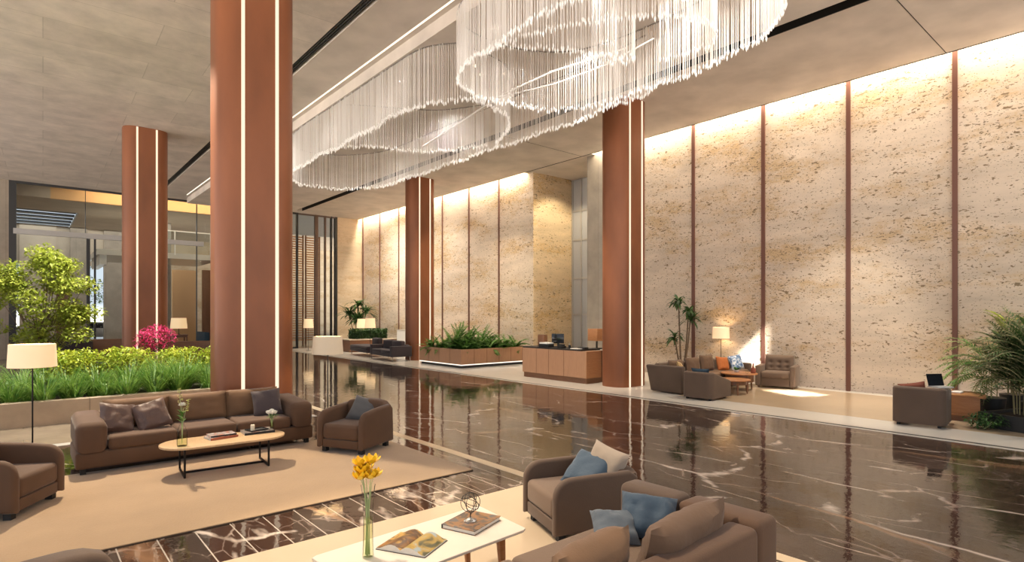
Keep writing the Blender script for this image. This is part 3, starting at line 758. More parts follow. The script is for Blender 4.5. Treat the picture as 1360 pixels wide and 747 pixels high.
# bottle vase with tall stems on the oak table
vz = thing('flower_vase', 'clear bottle vase of pale green stems and one white bloom', 'vase', (1.47, 7.93, ZT1))
b = NB(); lathe(b, [(0, 0), (.05, 0), (.056, .02), (.056, .17), (.04, .22), (.022, .26), (.022, .30), (.027, .31)], 20, cap=False); obj('glass_body', b, M['vglass'], vz)
b = NB(); lathe(b, [(0, .006), (.052, .006), (.053, .13), (0, .13)], 20); obj('water', b, M['water'], vz)
st = NB(); lf = NB(); fl = NB(); bd = NB()
for dx, dy, h in ((-.03, .0, .70), (.0, .01, .5), (.065, -.03, .56), (.02, .03, .46)):
    tube(st, [(0, 0, .03), (dx * .15, dy * .15, .3), (dx * .6, dy * .6, .3 + (h - .3) * .55), (dx, dy, h)], .003, 5)
    if h > .52:
        for q in range(34):
            t = R.uniform(.45, 1.02); a = R.uniform(0, 2 * PI); rr = .028 * (1.25 - t * .7)
            zz = .3 + (h - .3) * t
            petals(bd, (dx * t + rr * math.cos(a), dy * t + rr * math.sin(a), zz), 4, .014, .012, .5, q)
for q in range(22):
    a = R.uniform(0, 2 * PI); blade_leaf(lf, (0, 0, R.uniform(.28, .42)), (math.cos(a), math.sin(a), 1.2), R.uniform(.05, .09), .022, .5)
petals(fl, (.0, -.012, .49), 9, .05, .026, .35, 3, layers=3)
obj('stems', st, M['stem_g'], vz); obj('leaves', lf, M['l_fern'], vz); obj('blossoms', fl, M['white'], vz); obj('buds', bd, M['greeny'], vz)
# small vase with white tulips
vz = thing('flower_vase', 'small clear vase of white flowers on the dark book', 'vase', (2.46, 8.25, ZB))
vz.location.x = 2.62; vz.location.y = 8.22
b = NB(); lathe(b, [(0, 0), (.026, 0), (.028, .01), (.026, .11), (.032, .15)], 18, cap=False); obj('glass_body', b, M['vglass'], vz)
b = NB(); lathe(b, [(0, .006), (.024, .006), (.024, .08), (0, .08)], 18); obj('water', b, M['water'], vz)
st = NB(); lf = NB(); fl = NB()
for k in range(7):
    a = 2 * PI * k / 7; rr = .05 if k else 0
    p = (rr * math.cos(a), rr * math.sin(a), .20 + (.02 if not k else 0)); tube(st, [(0, 0, .02), (p[0] * .3, p[1] * .3, .12), p], .003, 5)
    petals(fl, p, 6, .05, .034, 1.0, k, layers=2)
for q in range(18):
    a = R.uniform(0, 2 * PI); blade_leaf(lf, (0, 0, R.uniform(.12, .17)), (math.cos(a), math.sin(a), .7), R.uniform(.08, .13), .018, .8)
obj('stems', st, M['stem_g'], vz); obj('leaves', lf, M['l_fern'], vz); obj('blossoms', fl, M['white'], vz)

# pale low table
T2 = thing('coffee_table', 'pale stone topped low table on tapered wooden legs', 'coffee table', (2.14, 3.42, RZ), rad(4))
b = NB(); prism(b, [(-.70, .30), (-.66, .32), (.74, .32), (.66, -.30), (.62, -.32), (-.66, -.32), (-.70, -.28)], .395, .415, bev=.003, seg=1); obj('tabletop', b, M['pale_top'], T2)
for sx, sy in ((-.5, -.2), (.5, -.2), (-.5, .2), (.5, .2)):
    b = NB(); vs = box(b, sx - .03, sx + .03, sy - .024, sy + .024, 0, .395, .006, 2)
    for v_ in vs:
        if v_.co.z < .2: v_.co.x = sx + (v_.co.x - sx) * .55 + .03 * (1 if sx > 0 else -1); v_.co.y = sy + (v_.co.y - sy) * .55
    obj('leg', b, M['teak'], T2)
part(T2, 'rail', M['teak'], (-.5, .5, -.012, .012, .35, .395))
ZT2 = RZ + .415
vz = thing('flower_vase', 'tall clear vase of yellow flowers on the pale low table', 'vase', (1.70, 3.44, ZT2))
b = NB(); lathe(b, [(0, 0), (.034, 0), (.036, .012), (.031, .14), (.030, .30), (.036, .40), (.046, .47)], 24, cap=False); obj('glass_body', b, M['vglass'], vz)
b = NB(); lathe(b, [(0, .012), (.032, .012), (.028, .14), (.027, .26), (0, .26)], 24); obj('water', b, M['water'], vz)
st = NB(); fl = NB(); lf = NB()
for k, (dx, dy, h) in enumerate(((-.035, .02, .56), (.02, -.01, .62), (-.06, -.01, .53), (.045, .01, .52), (-.005, .03, .57), (.0, -.035, .53), (-.03, .05, .60))):
    tube(st, [(R.uniform(-.015, .015), R.uniform(-.015, .015), .02), (dx * .2, dy * .2, .3), (dx * .6, dy * .6, .47), (dx, dy, h)], .0024, 5)
    petals(fl, (dx, dy, h - .015), 6, .075, .034, .6, k, layers=2)
for q in range(9): tube(st, [(R.uniform(-.02, .02), R.uniform(-.02, .02), .015), (R.uniform(-.018, .018), R.uniform(-.018, .018), .38)], .0022, 4)
obj('stems', st, M['stem_g'], vz); obj('blossoms', fl, M['yellow'], vz)
# open magazine
mg = thing('open_magazine', 'open photo magazine lying on the pale low table', 'magazine', (2.02, 3.43, ZT2), rad(-62))
for s in (-1, 1):
    b = NB(); n = 8; prev = None
    for k in range(n + 1):
        t = k / n; x = s * .185 * t; zt = .012 + .045 * math.sin(PI * min(1, t * 1.1 + .05)) * (1 - t * .55)
        q = [b.verts.new((x, -.15, zt)), b.verts.new((x, .15, zt)), b.verts.new((x, .15, .003)), b.verts.new((x, -.15, .003))]
        if prev:
            for i in range(4):
                f = b.faces.new((prev[i], prev[(i + 1) % 4], q[(i + 1) % 4], q[i])); f.material_index = 1 if i == 0 else 0
        prev = q
    b.faces.new(prev)
    bmesh.ops.recalc_face_normals(b, faces=b.faces)
    obj('page', b, [M['paper'], M['page_a'] if s < 0 else M['page_b']], mg)
part(mg, 'cover', M['blackm'], (-.19, .19, -.155, .155, 0, .003))
book('book', 'hardback with a dark picture cover under the wire sphere', (2.56, 3.48, ZT2), rad(-70), .29, .36, .032, 'cover_b', 'blackm')
gl = thing('armillary_sphere', 'small wire armillary sphere ornament standing on a book', 'ornament', (2.54, 3.47, ZT2 + .032), rad(30))
b = NB(); lathe(b, [(0, 0), (.05, 0), (.05, .008), (.02, .02), (.008, .03), (0, .03)], 20); obj('base', b, M['steel'], gl)
b = NB(); tube(b, [(0, 0, .02), (0, 0, .07)], .004, 6)
tube(b, [(.0, 0, .045), (.05, 0, .06), (.10, 0, .11), (.115, 0, .15)], .003, 6); obj('stand', b, M['black'], gl)
for k, (rx, rz) in enumerate(((90, 0), (90, 60), (90, 120), (20, 30), (60, 75))):
    b = NB(); mt = Matrix.Rotation(rad(rz), 3, 'Z') @ Matrix.Rotation(rad(rx), 3, 'X')
    tube(b, [Vector((0, 0, .14)) + mt @ Vector((.072 * math.cos(2 * PI * q / 28), .072 * math.sin(2 * PI * q / 28), 0)) for q in range(28)], .0026, 5, True); obj('ring', b, M['black'], gl)

# floor lamps
def floor_lamp(label, x, y, r0, r1, z0, z1, shade, z=0, pole='black', base=.14, group='drum shade floor lamps'):
    t = thing('floor_lamp', label, 'floor lamp', (x, y, z), 0, group)
    b = NB(); lathe(b, [(0, 0), (base, 0), (base, .012), (.02, .025), (0, .025)], 28); obj('base', b, M['black'], t)
    b = NB(); lathe(b, [(.010, .02), (.010, z1 - .03)], 10); obj('pole', b, M[pole], t)
    b = NB(); lathe(b, [(r0, z0), (r1, z1), (r1 - .004, z1), (r0 - .004, z0), (r0, z0)], 40, cap=False); obj('lamp_shade', b, M[shade], t)
    b = NB()
    for k in range(3):
        a = 2 * PI * k / 3; tube(b, [(0, 0, z1 - .04), (r1 * .97 * math.cos(a), r1 * .97 * math.sin(a), z1 - .02)], .003, 4)
    obj('spider', b, M['black'], t)
    l = bpy.data.lights.new('bulb', 'POINT'); l.energy = 12; l.color = (1, .72, .42); l.shadow_soft_size = .06
    lo = bpy.data.objects.new('bulb', l); C.objects.link(lo); lo.parent = t; lo.location = (0, 0, (z0 + z1) / 2)
    return t
floor_lamp('glowing floor lamp with wide drum shade before the green planter bed', .10, 10.85, .285, .27, 1.24, 1.57, 'shade_on')
floor_lamp('cream drum floor lamp on a thin black pole behind the grey pillow armchair', 3.93, 9.45, .255, .235, 1.33, 1.63, 'shade_off')
floor_lamp('lit floor lamp with turned pole behind the wall side sofa', 16.08, 9.17, .25, .235, 1.27, 1.61, 'shade_on', .004)
for l_, x, y, z0, z1, r in (('lit far floor lamp nearest the window end of the platform', 12.0, 31.5, 1.25, 1.75, .27), ('lit far floor lamp taller one above the dark loveseat', 13.7, 27.5, 1.3, 1.8, .28), ('lit far floor lamp just left of the taller one', 14.2, 29.5, 1.25, 1.75, .27)):
    floor_lamp(l_, x, y, r, r * .85, z0, z1, 'shade_on', .004)

# ------------------------------------------------------------------ platform lounge
def tub_chair(label, x, y, rot, w, d, h, mat, slope, group='rounded tub chairs on the platform'):
    t = thing('tub_chair', label, 'tub chair', (x, y, .005), rot, group)
    # outer shell: U wall, open to -y
    out = []; n = 7; r = .16
    U = [(-w / 2, -d / 2)]
    for k in range(n + 1):
        a = PI - PI / 2 * k / n; U.append((-w / 2 + r + r * math.cos(a), d / 2 - r + r * math.sin(a)))
    for k in range(n + 1):
        a = PI / 2 - PI / 2 * k / n; U.append((w / 2 - r + r * math.cos(a), d / 2 - r + r * math.sin(a)))
    U.append((w / 2, -d / 2))
    th = .15; b = NB(); rings = []
    for i, (px, py) in enumerate(U):
        p = Vector((px, py)); q = Vector((max(-w / 2 + th, min(w / 2 - th, px)), min(d / 2 - th, py)))
        f = (py + d / 2) / d; ht = h - slope * max(0, 1 - f * 1.5)
        e = .05
        ring = [(p.x, p.y, .05), (p.x, p.y, ht - e)]
        for k in range(1, 6):
            a = PI * k / 6; m_ = (p + q) / 2; hv = (p - q) / 2
            ring.append((m_.x + hv.x * math.cos(a), m_.y + hv.y * math.cos(a), ht - e + e * math.sin(a)))
        ring += [(q.x, q.y, ht - e), (q.x, q.y, .05)]
        rings.append([b.verts.new(v_) for v_ in ring])
    for a, c in zip(rings, rings[1:]):
        m_ = len(a)
        for k in range(m_): b.faces.new((a[k], c[k], c[(k + 1) % m_], a[(k + 1) % m_]))
    b.faces.new(rings[0]); b.faces.new(rings[-1][::-1]); bmesh.ops.recalc_face_normals(b, faces=b.faces)
    obj('shell', b, M[mat], t)
    part(t, 'seat_cushion', M[mat], (-w / 2 + th, w / 2 - th, -d / 2 - .02, d / 2 - th, .12, .40), bev=.04)
    for sx in (-1, 1):
        for sy in (-1, 1): part(t, 'foot', M['blackm'], (sx * (w / 2 - .1) - .025, sx * (w / 2 - .1) + .025, sy * (d / 2 - .12) - .025, sy * (d / 2 - .12) + .025, 0, .055))
    return t
tub_chair('grey brown tub chair seen from behind before the wall side sofa', 12.42, 7.47, face(1, .03), .78, .92, .65, 'velvet_d', .22)
tub_chair('grey brown tub chair with a laptop on its rim near the palms', 12.5, 3.17, face(1, .12), .80, .82, .70, 'velvet_d', .05)
S3 = thing('lounge_sofa', 'brown wall side sofa with flared end panel on the platform', 'sofa', (14.2, 8.55, .008))
L2 = 1.75
part(S3, 'sofa_base', M['velvet_d'], (-L2 + .1, L2, -.42, .42, .03, .24), bev=.03)
part(S3, 'seat_cushion', M['velvet2'], (-L2 + .2, .05, -.45, .30, .24, .43), (.06, L2 - .2, -.45, .30, .24, .43), bev=.05)
part(S3, 'backrest', M['velvet_d'], (-L2 + .05, L2, .28, .48, .1, .72), bev=.05)
b = NB(); vs = box(b, -L2 - .05, -L2 + .14, -.44, .50, .02, .70, .04)
for v_ in vs:
    v_.co.x -= .14 * max(0, v_.co.z - .02) / .68 if v_.co.y > -.2 else .05 * v_.co.z
    if v_.co.y > .2: v_.co.y += .08 * v_.co.z
obj('end_panel', b, M['velvet_d'], S3)
part(S3, 'armrest', M['velvet_d'], (L2 - .2, L2, -.42, .48, .05, .60), bev=.04)
for x in (-1.5, 1.5):
    for y in (-.35, .35): part(S3, 'foot', M['blackm'], (x - .03, x + .03, y - .03, y + .03, 0, .04))
cl = [('brown back pillow at the left end of the wall side sofa', 'pillow_d', 12.95, 8.62, .62, .40, .2), ('brown back pillow in the middle of the wall side sofa', 'pillow_d', 13.75, 8.64, .62, .42, .2), ('brown back pillow right of the middle on the wall side sofa', 'pillow_d', 14.45, 8.64, .62, .46, .2)]
for q, (lb, m_, x, y, w_, h_, t_) in enumerate(cl): pillow('back_pillow', lb, m_, (x, y, .43), 0, w_, h_, t_, -.15, 0, 20 + q)
pillow('throw_pillow', 'mustard patterned pillow behind the flared sofa end', 'mustard', (12.78, 8.32, .43), .5, .42, .38, .14, -.35, .2, 25)
pillow('throw_pillow', 'orange pillow on the wall side sofa', 'orange', (14.92, 8.42, .43), -.1, .48, .40, .16, -.3, .1, 26)
pillow('throw_pillow', 'grey pillow tucked between orange and blue patterned pillows', 'slate', (15.25, 8.50, .43), .1, .40, .36, .14, -.3, 0, 27)
pillow('throw_pillow', 'blue and white patterned pillow at the right sofa end', 'bluepat', (15.42, 8.25, .43), -.3, .46, .44, .15, -.3, -.15, 28)
pillow('throw_pillow', 'dark navy pillow lying in the tub chair before the sofa', 'teal', (12.30, 7.50, .40), face(1, .03), .46, .34, .14, -.3, 0, 29)
pillow('throw_pillow', 'rust red pillow in the tub chair near the palms', 'red', (12.42, 3.24, .42), face(1, .3), .42, .36, .14, -.25, .2, 30)
# tufted armchair
TA = thing('tufted_armchair', 'grey brown tufted armchair against the travertine wall', 'armchair', (15.78, 7.32, .008), face(-.95, -.25))
part(TA, 'seat_base', M['fabric'], (-.36, .36, -.36, .40, .05, .27), bev=.02)
part(TA, 'seat_cushion', M['fabric'], (-.36, .36, -.40, .25, .26, .44), bev=.05)
b = NB(); n = 20; G = {}
btn = [(-.2, .66), (0, .66), (.2, .66), (-.2, .53), (0, .53), (.2, .53)]
for i in range(n + 1):
    for j in range(n + 1):
        x = -.36 + .72 * i / n; z = .40 + .46 * j / n
        e = min(i, n - i, j, n - j) / n; y = .22 - .05 * min(1, e * 6) ** .5
        for bx_, bz in btn: y += .05 * math.exp(-((x - bx_) ** 2 + (z - bz) ** 2) / .0018)
        G[0, i, j] = b.verts.new((x, y + .10 * (z - .4), z)); G[1, i, j] = b.verts.new((x, .38 + .10 * (z - .4), z))
for i in range(n):
    for j in range(n):
        b.faces.new((G[0, i, j], G[0, i + 1, j], G[0, i + 1, j + 1], G[0, i, j + 1])); b.faces.new((G[1, i, j + 1], G[1, i + 1, j + 1], G[1, i + 1, j], G[1, i, j]))
for k in range(n):
    for a, c in (((k, 0), (k + 1, 0)), ((k + 1, n), (k, n)), ((0, k + 1), (0, k)), ((n, k), (n, k + 1))):
        b.faces.new((G[0, a[0], a[1]], G[1, a[0], a[1]], G[1, c[0], c[1]], G[0, c[0], c[1]]))
bmesh.ops.recalc_face_normals(b, faces=b.faces)
bk = obj('backrest', b, M['fabric'], TA)
for bx_, bz in btn:
    b = NB(); bmesh.ops.create_uvsphere(b, u_segments=8, v_segments=6, radius=.014); xf(b, b.verts, (bx_, .215 + .1 * (bz - .4), bz)); obj('button', b, M['velvet'], bk)
for s in (-1, 1):
    part(TA, 'armrest', M['fabric'], (s * .43 - .07, s * .43 + .07, -.38, .40, .05, .60), bev=.025)
    for y in (-.3, .32): part(TA, 'leg', M['walnut'], (s * .42 - .025, s * .42 + .025, y - .025, y + .025, 0, .055))
# two small wood tables
def round_table(label, x, y, r, h, apron, top, rot=0):
    t = thing('side_table', label, 'table', (x, y, .008), rot, 'round wooden tables of the platform lounge')
    b = NB(); lathe(b, [(0, h - .03), (r - .01, h - .03), (r, h - .015), (r - .01, h), (0, h)], 36); obj('tabletop', b, M[top], t)
    b = NB(); lathe(b, [(r * .78, h - .03 - apron), (r * .78, h - .03)], 28); obj('apron', b, M['walnut'], t)
    for k in range(4):
        a = PI / 4 + PI / 2 * k; b = NB(); c_ = r * .74
        tube(b, [(c_ * math.cos(a) * 1.12, c_ * math.sin(a) * 1.12, 0), (c_ * math.cos(a), c_ * math.sin(a), h - .03)], [.018, .032], 8); obj('leg', b, M['walnut'], t)
    return t
round_table('lower round wooden table half hidden by the tub chair', 13.62, 7.42, .40, .37, .10, 'teak')
round_table('taller round wooden table holding a plant and bottle', 14.45, 7.72, .46, .45, .20, 'teak', .3)
zt = .008 + .45
pp = thing('potted_plant', 'small green plant in a white pot on the taller round table', 'plant', (14.55, 7.85, zt))
b = NB(); lathe(b, [(0, 0), (.05, 0), (.075, .05), (.07, .06), (0, .055)], 18); obj('pot', b, M['ltpaint'], pp)
b = NB()
for q in range(60):
    a = R.uniform(0, 2 * PI); blade_leaf(b, (.02 * math.cos(a), .02 * math.sin(a), .05), (math.cos(a), math.sin(a), R.uniform(.5, 2)), R.uniform(.08, .16), .03, .6)
obj('leaves', b, M['l_fern'], pp)
for lb, x, y, m_, pr_ in (('dark red glass bottle on the taller round table', 14.62, 7.42, 'red', [(0, 0), (.06, 0), (.065, .10), (.03, .15), (.015, .19), (.015, .26), (0, .26)]), ('clear tumbler beside the dark red bottle', 14.40, 7.48, 'vglass', [(0, 0), (.035, 0), (.038, .11)])):
    b = NB(); lathe(b, pr_, 16, cap=False); o = obj('bottle' if 'bottle' in lb[:24] else 'drinking_glass', b, M[m_], loc=(x, y, zt)); tag(o, lb, 'bottle' if m_ == 'red' else 'glass')
# palms side: wooden low table, laptop, trough
T4 = thing('side_table', 'angular orange wood table with open shelf near the palms', 'table', (13.75, 2.78, .008), rad(8))
b = NB(); prism(b, [(-.45, -.33), (.35, -.28), (.5, .35), (-.4, .30)], .45, .48); obj('tabletop', b, M['orange_wood'], T4, False)
part(T4, 'side_panel', M['orange_wood'], (-.40, -.37, -.24, .22, .10, .45)); part(T4, 'side_panel', M['orange_wood'], (.25, .28, -.2, .24, .0, .45))
part(T4, 'shelf', M['orange_wood'], (-.42, .28, -.24, .22, .10, .13)); part(T4, 'foot', M['walnut'], (-.40, -.34, -.22, .2, 0, .10))
part(T4, 'back_panel', M['blackm'], (-.05, -.02, -.2, .2, .13, .45))
tray_o = NB(); box(tray_o, -.12, .12, -.08, .08, 0, .03, .01); o = obj('tray', tray_o, M['ltpaint'], loc=(13.75, 2.9, .489)); tag(o, 'small white tray on the angular wooden table', 'tray')
lp = thing('laptop', 'open laptop perched on the rim of the tub chair near the palms', 'laptop', (12.46, 2.87, .702), face(-.5, -.85))
part(lp, 'keyboard_deck', M['silver'], (-.16, .16, -.11, .11, 0, .018))
b = NB(); box(b, -.16, .16, -.006, .006, -.1075, .1075); xf(b, b.verts, (0, .11, .014 + .1075), (-.25, 0, 0)); obj('screen_lid', b, M['screen'], lp, False)
tp = thing('planter_trough', 'black trough planter under the tall palms at the right edge', 'planter', (13.25, 1.55, .005), rad(-20))
b = NB()
for q in ((-.55, .55, -.75, -.70), (-.55, .55, .70, .75), (-.55, -.50, -.70, .70), (.50, .55, -.70, .70)): box(b, *q, 0, .26)
obj('trough_body', b, M['pot_d'], tp, False); part(tp, 'soil', M['soil'], (-.5, .5, -.7, .7, .02, .21))

# ------------------------------------------------------------------ plants
def frond(bm, base, az, el, ln, lw, nleaf=16, droop=1.0, leafw=.03, stem=None, sag=.35):
    d = Vector((math.cos(az) * math.cos(el), math.sin(az) * math.cos(el), math.sin(el))); p = Vector(base); pts = [p.copy()]; ds = [d.copy()]
    n = nleaf
    for k in range(n):
        p = p + d * (ln / n); d = (d + Vector((0, 0, -droop / n))).normalized(); pts.append(p.copy()); ds.append(d.copy())
    tube(stem if stem is not None else bm, pts[::3] + [pts[-1]], [.008] * (len(pts[::3])) + [.002], 4)
    for k in range(2, n + 1):
        t = k / n; L_ = lw * math.sin(PI * min(1, .15 + .85 * t) ** .8) + .03
        s = ds[k].cross(Vector((0, 0, 1)))
        if s.length < .05: s = Vector((1, 0, 0))
        s.normalize()
        for sg in (-1, 1):
            dv = (s * sg + ds[k] * .7 + Vector((0, 0, R.uniform(-.15, .25)))).normalized()
            blade_leaf(bm, pts[k], dv, L_ * R.uniform(.85, 1.1), leafw, sag, 2)
def leaf_cloud(bm, c, rx, ry, rz, n, s0, s1, shell=.55):
    for q in range(n):
        while True:
            v_ = Vector((R.uniform(-1, 1), R.uniform(-1, 1), R.uniform(-1, 1)))
            if shell < v_.length < 1: break
        p = Vector((c[0] + v_.x * rx, c[1] + v_.y * ry, c[2] + v_.z * rz))
        d = Vector((v_.x + R.uniform(-.8, .8), v_.y + R.uniform(-.8, .8), R.uniform(-.6, .7)))
        blade_leaf(bm, p, d, R.uniform(s0, s1), R.uniform(s0, s1) * .55, .5, 2)
# planter bed
pl = thing('planter_bed', 'long low tan stone planter bed behind the long sofa', 'planter', (0, 0, .004))
b = NB(); o_ = rrect(11.0, 5.4, .9, 10, -1.4, 16.0); i_ = rrect(10.5, 4.9, .65, 10, -1.4, 16.0)
vo = [[b.verts.new((x, y, z)) for x, y in pp_] for pp_, z in ((o_, 0), (o_, .43), (i_, .43), (i_, .3))]
for a, c in zip(vo, vo[1:]):
    for k in range(len(a)): b.faces.new((a[k], a[(k + 1) % len(a)], c[(k + 1) % len(a)], c[k]))
obj('planter_wall', b, slabbed('planter_stone', (.47, .36, .255), (.42, .32, .22), (.26, .2, .14), 1.5, 5.0, .7, ms=.01), pl, False)
b = NB(); b.faces.new([b.verts.new((x, y, .34)) for x, y in i_]); obj('soil', b, M['soil'], pl, False)
# grass clumps
def grass_mesh(seed, n, h, spread, wd=.013):
    rr = random.Random(seed); b = NB()
    for q in range(n):
        a = rr.uniform(0, 2 * PI); r0 = spread * .25 * rr.random() ** .5
        blade_leaf(b, (r0 * math.cos(a), r0 * math.sin(a), 0), (math.cos(a), math.sin(a), rr.uniform(1.2, 4)), h * rr.uniform(.6, 1.15), wd, rr.uniform(.5, 1.3), 4)
    me = bpy.data.meshes.new('grass_clump'); b.to_mesh(me); b.free(); me.materials.append(M['l_grass']); return me
GM = [grass_mesh(s, 150, h, .45, .015) for s, h in ((1, .72), (2, .6), (3, .85), (4, .68))]
glist = []
for row, (y, step) in enumerate(((13.75, .42), (14.3, .45), (14.85, .5))):
    x = -2.6 + row * .2
    while x < 3.9:
        glist.append((x + R.uniform(-.1, .1), y + R.uniform(-.12, .12), R.uniform(.75, 1.25))); x += step * 1.12
for q, (x, y, s) in enumerate(glist):
    o = bpy.data.objects.new('grass_clump', GM[q % 4]); C.objects.link(o); o.location = (x, y, .34); o.rotation_euler = (0, 0, R.uniform(0, 6)); o.scale = (s, s, s)
    tag(o, 'bright green ornamental grass clump in the low stone planter bed', 'grass', 'grass clumps in the planter bed')
# shrubs
SM = []
for s in range(3):
    b = NB(); leaf_cloud(b, (0, 0, .42), .44, .42, .44, 1500, .05, .10, .45); me = bpy.data.meshes.new('foliage'); b.to_mesh(me); b.free(); me.materials.append(M['l_shrub']); SM.append(me)
sm = NB()
for k in range(7):
    a = k * .9; tube(sm, [(0, 0, 0), (.12 * math.cos(a), .12 * math.sin(a), .25), (.25 * math.cos(a), .25 * math.sin(a), .55)], .008, 4)
stem_me = bpy.data.meshes.new('stem'); sm.to_mesh(stem_me); sm.free(); stem_me.materials.append(M['trunk'])
k = 0
for x, y in ((.55, 15.6), (1.05, 15.9), (1.6, 15.6), (2.1, 15.9), (2.65, 15.6), (3.2, 15.9), (3.7, 15.7), (.9, 16.6), (1.9, 16.7), (3.0, 16.7), (-2.2, 16.0), (-1.6, 15.6)):
    t = thing('shrub', 'low yellow green shrub behind the grasses in the planter bed', 'shrub', (x, y, .34), R.uniform(0, 6), 'yellow green shrubs in the planter bed')
    s = R.uniform(.92, 1.12); t.scale = (s, s, s)
    for nm, me in (('foliage', SM[k % 3]), ('stem', stem_me)):
        o = bpy.data.objects.new(nm, me); C.objects.link(o); o.parent = t
    k += 1
# tree
t = thing('garden_tree', 'small lime green leafy tree rising behind the glowing floor lamp', 'tree', (.34, 17.4, .34))
b = NB(); tk = [(0, 0, 0), (.02, .02, .6), (-.03, 0, 1.1), (.0, 0, 1.6)]; tube(b, tk, [.05, .04, .035, .02], 8)
tips = []
for q in range(34):
    a = R.uniform(0, 2 * PI); zz = R.uniform(1.0, 2.95); rr = .92 * math.sin(PI * min(1, max(.12, (3.35 - zz) / 2.6))) ** .8 * R.uniform(.55, 1)
    tip = Vector((rr * math.cos(a), rr * math.sin(a), zz)); tips.append(tip)
    tube(b, [(0, 0, min(1.55, zz * .5)), tip * .5 + Vector((0, 0, zz * .12)), tip], [.016, .01, .004], 5)
tips += [Vector((0, 0, 3.1)), Vector((.15, .05, 2.9)), Vector((-.9, 0, 1.35)), Vector((.85, -.3, 1.7)), Vector((.6, -.6, 1.2))]
obj('trunk', b, M['trunk'], t)
b = NB()
for tp_ in tips: leaf_cloud(b, tp_, .34, .34, .22, 300, .07, .12, .1)
obj('foliage', b, M['l_maple'], t)
# bougainvillea
t = thing('flowering_shrub', 'magenta flowering shrub in front of the mid copper column', 'shrub', (2.62, 17.3, .34))
b = NB()
for q in range(9): a = q * .7; tube(b, [(0, 0, 0), (.1 * math.cos(a), .1 * math.sin(a), .5), (.3 * math.cos(a), .3 * math.sin(a), 1.0)], .01, 4)
obj('stem', b, M['trunk'], t)
b = NB(); leaf_cloud(b, (0, 0, .85), .42, .4, .35, 500, .04, .07, .3); obj('leaves', b, M['l_dark'], t)
b = NB(); leaf_cloud(b, (0, 0, 1.06), .46, .45, .34, 1100, .05, .09, .4); leaf_cloud(b, (-.3, 0, .8), .3, .3, .25, 120, .04, .06, .2); obj('blossom', b, M['l_pink'], t)
# yellow buds shrub dots / small white flowering stems skipped
# fern planter on the platform
fp = thing('wooden_planter', 'square wooden planter box of ferns with lit base on the platform', 'planter', (0, 0, .005))
x0, x1, y0, y1 = 12.28, 15.75, 17.35, 20.3
b = NB()
for q in ((x0, x1, y0, y0 + .06), (x0, x1, y1 - .06, y1), (x0, x0 + .06, y0 + .06, y1 - .06), (x1 - .06, x1, y0 + .06, y1 - .06)): box(b, *q, .14, .70)
obj('planter_box', b, M['tan_wood'], fp, False)
b = NB()
for q in range(1, 4): box(b, x0 - .003, x0, y0 + q * .74 - .008, y0 + q * .74 + .008, .14, .70)
for q in range(1, 6): box(b, x0 + q * .6 - .008, x0 + q * .6 + .008, y0 - .003, y0, .14, .70)
obj('panel_joint', b, M['walnut'], fp, False)
part(fp, 'plinth', M['blackm'], (x0 + .08, x1 - .08, y0 + .08, y1 - .08, 0, .10)); part(fp, 'soil', M['soil'], (x0 + .06, x1 - .06, y0 + .06, y1 - .06, .5, .62))
b = NB(); box(b, x0 + .02, x1 - .02, y0 + .02, y1 - .02, .10, .14); obj('light_strip', b, emission('planter_light', (1, .85, .7), 1.2), fp, False)
b = NB(); 
for q in range(24): frond(b, (0, 0, 0), R.uniform(0, 2 * PI), R.uniform(.3, 1.25), R.uniform(.5, .8), .15, 13, R.uniform(1.0, 2.0), .075)
fm = bpy.data.meshes.new('fern'); b.to_mesh(fm); b.free(); fm.materials.append(M['l_fern'])
b = NB()
for q in range(15): frond(b, (0, 0, 0), R.uniform(0, 2 * PI), R.uniform(.8, 1.4), R.uniform(.9, 1.2), .20, 15, R.uniform(.9, 1.6), .08)
fm2 = bpy.data.meshes.new('fern'); b.to_mesh(fm2); b.free(); fm2.materials.append(M['l_fern'])
for q in range(20):
    gx, gy = q % 5, q // 5
    x = x0 + .35 + gx * .68 + R.uniform(-.1, .1); y = y0 + .38 + gy * .72 + R.uniform(-.1, .1)
    o = bpy.data.objects.new('fern', fm2 if q in (5, 6, 11, 13, 17) else fm); C.objects.link(o); o.location = (x, y, .62); o.rotation_euler = (0, 0, R.uniform(0, 6))
    s = R.uniform(.85, 1.1); o.scale = (s, s, s)
    tag(o, 'green fern growing in the square wooden planter box on the platform', 'fern', 'ferns in the wooden planter box')
# dracaena
def dracaena(name, label, x, y, stems, lmat, nl=34, ln=.42, wd=.045, z0=.005, pot=None):
    t = thing(name, label, 'plant', (x, y, z0))
    if pot:
        b = NB(); lathe(b, [(0, 0), (pot[0] * .8, 0), (pot[0], pot[1]), (pot[0] * .92, pot[1]), (pot[0] * .9, pot[1] - .04), (0, pot[1] - .04)], 24); obj('pot', b, M['pot_d'], t)
    zb = pot[1] - .05 if pot else 0
    b = NB(); lf = NB()
    for dx, dy, h in stems:
        tube(b, [(dx * .3, dy * .3, zb), (dx * .7, dy * .7, zb + (h - zb) * .5), (dx, dy, h)], [.03, .024, .018], 7)
        for q in range(nl):
            a = R.uniform(0, 2 * PI); blade_leaf(lf, (dx, dy, h - R.uniform(0, .22)), (math.cos(a), math.sin(a), R.uniform(-.1, 1.6)), ln * R.uniform(.7, 1.15), wd, R.uniform(.5, 1.3), 5)
    obj('stem', b, M['trunk'], t); obj('leaves', lf, M[lmat], t)
    return t
dracaena('dracaena', 'tall dracaena with three leafy heads beside the wall side sofa', 15.6, 10.2, [(-.05, .1, 2.45), (.12, -.22, 1.95), (.05, .3, 1.35), (.2, -.1, 2.15)], 'l_dark', 34, .46, .075, pot=(.22, .35))
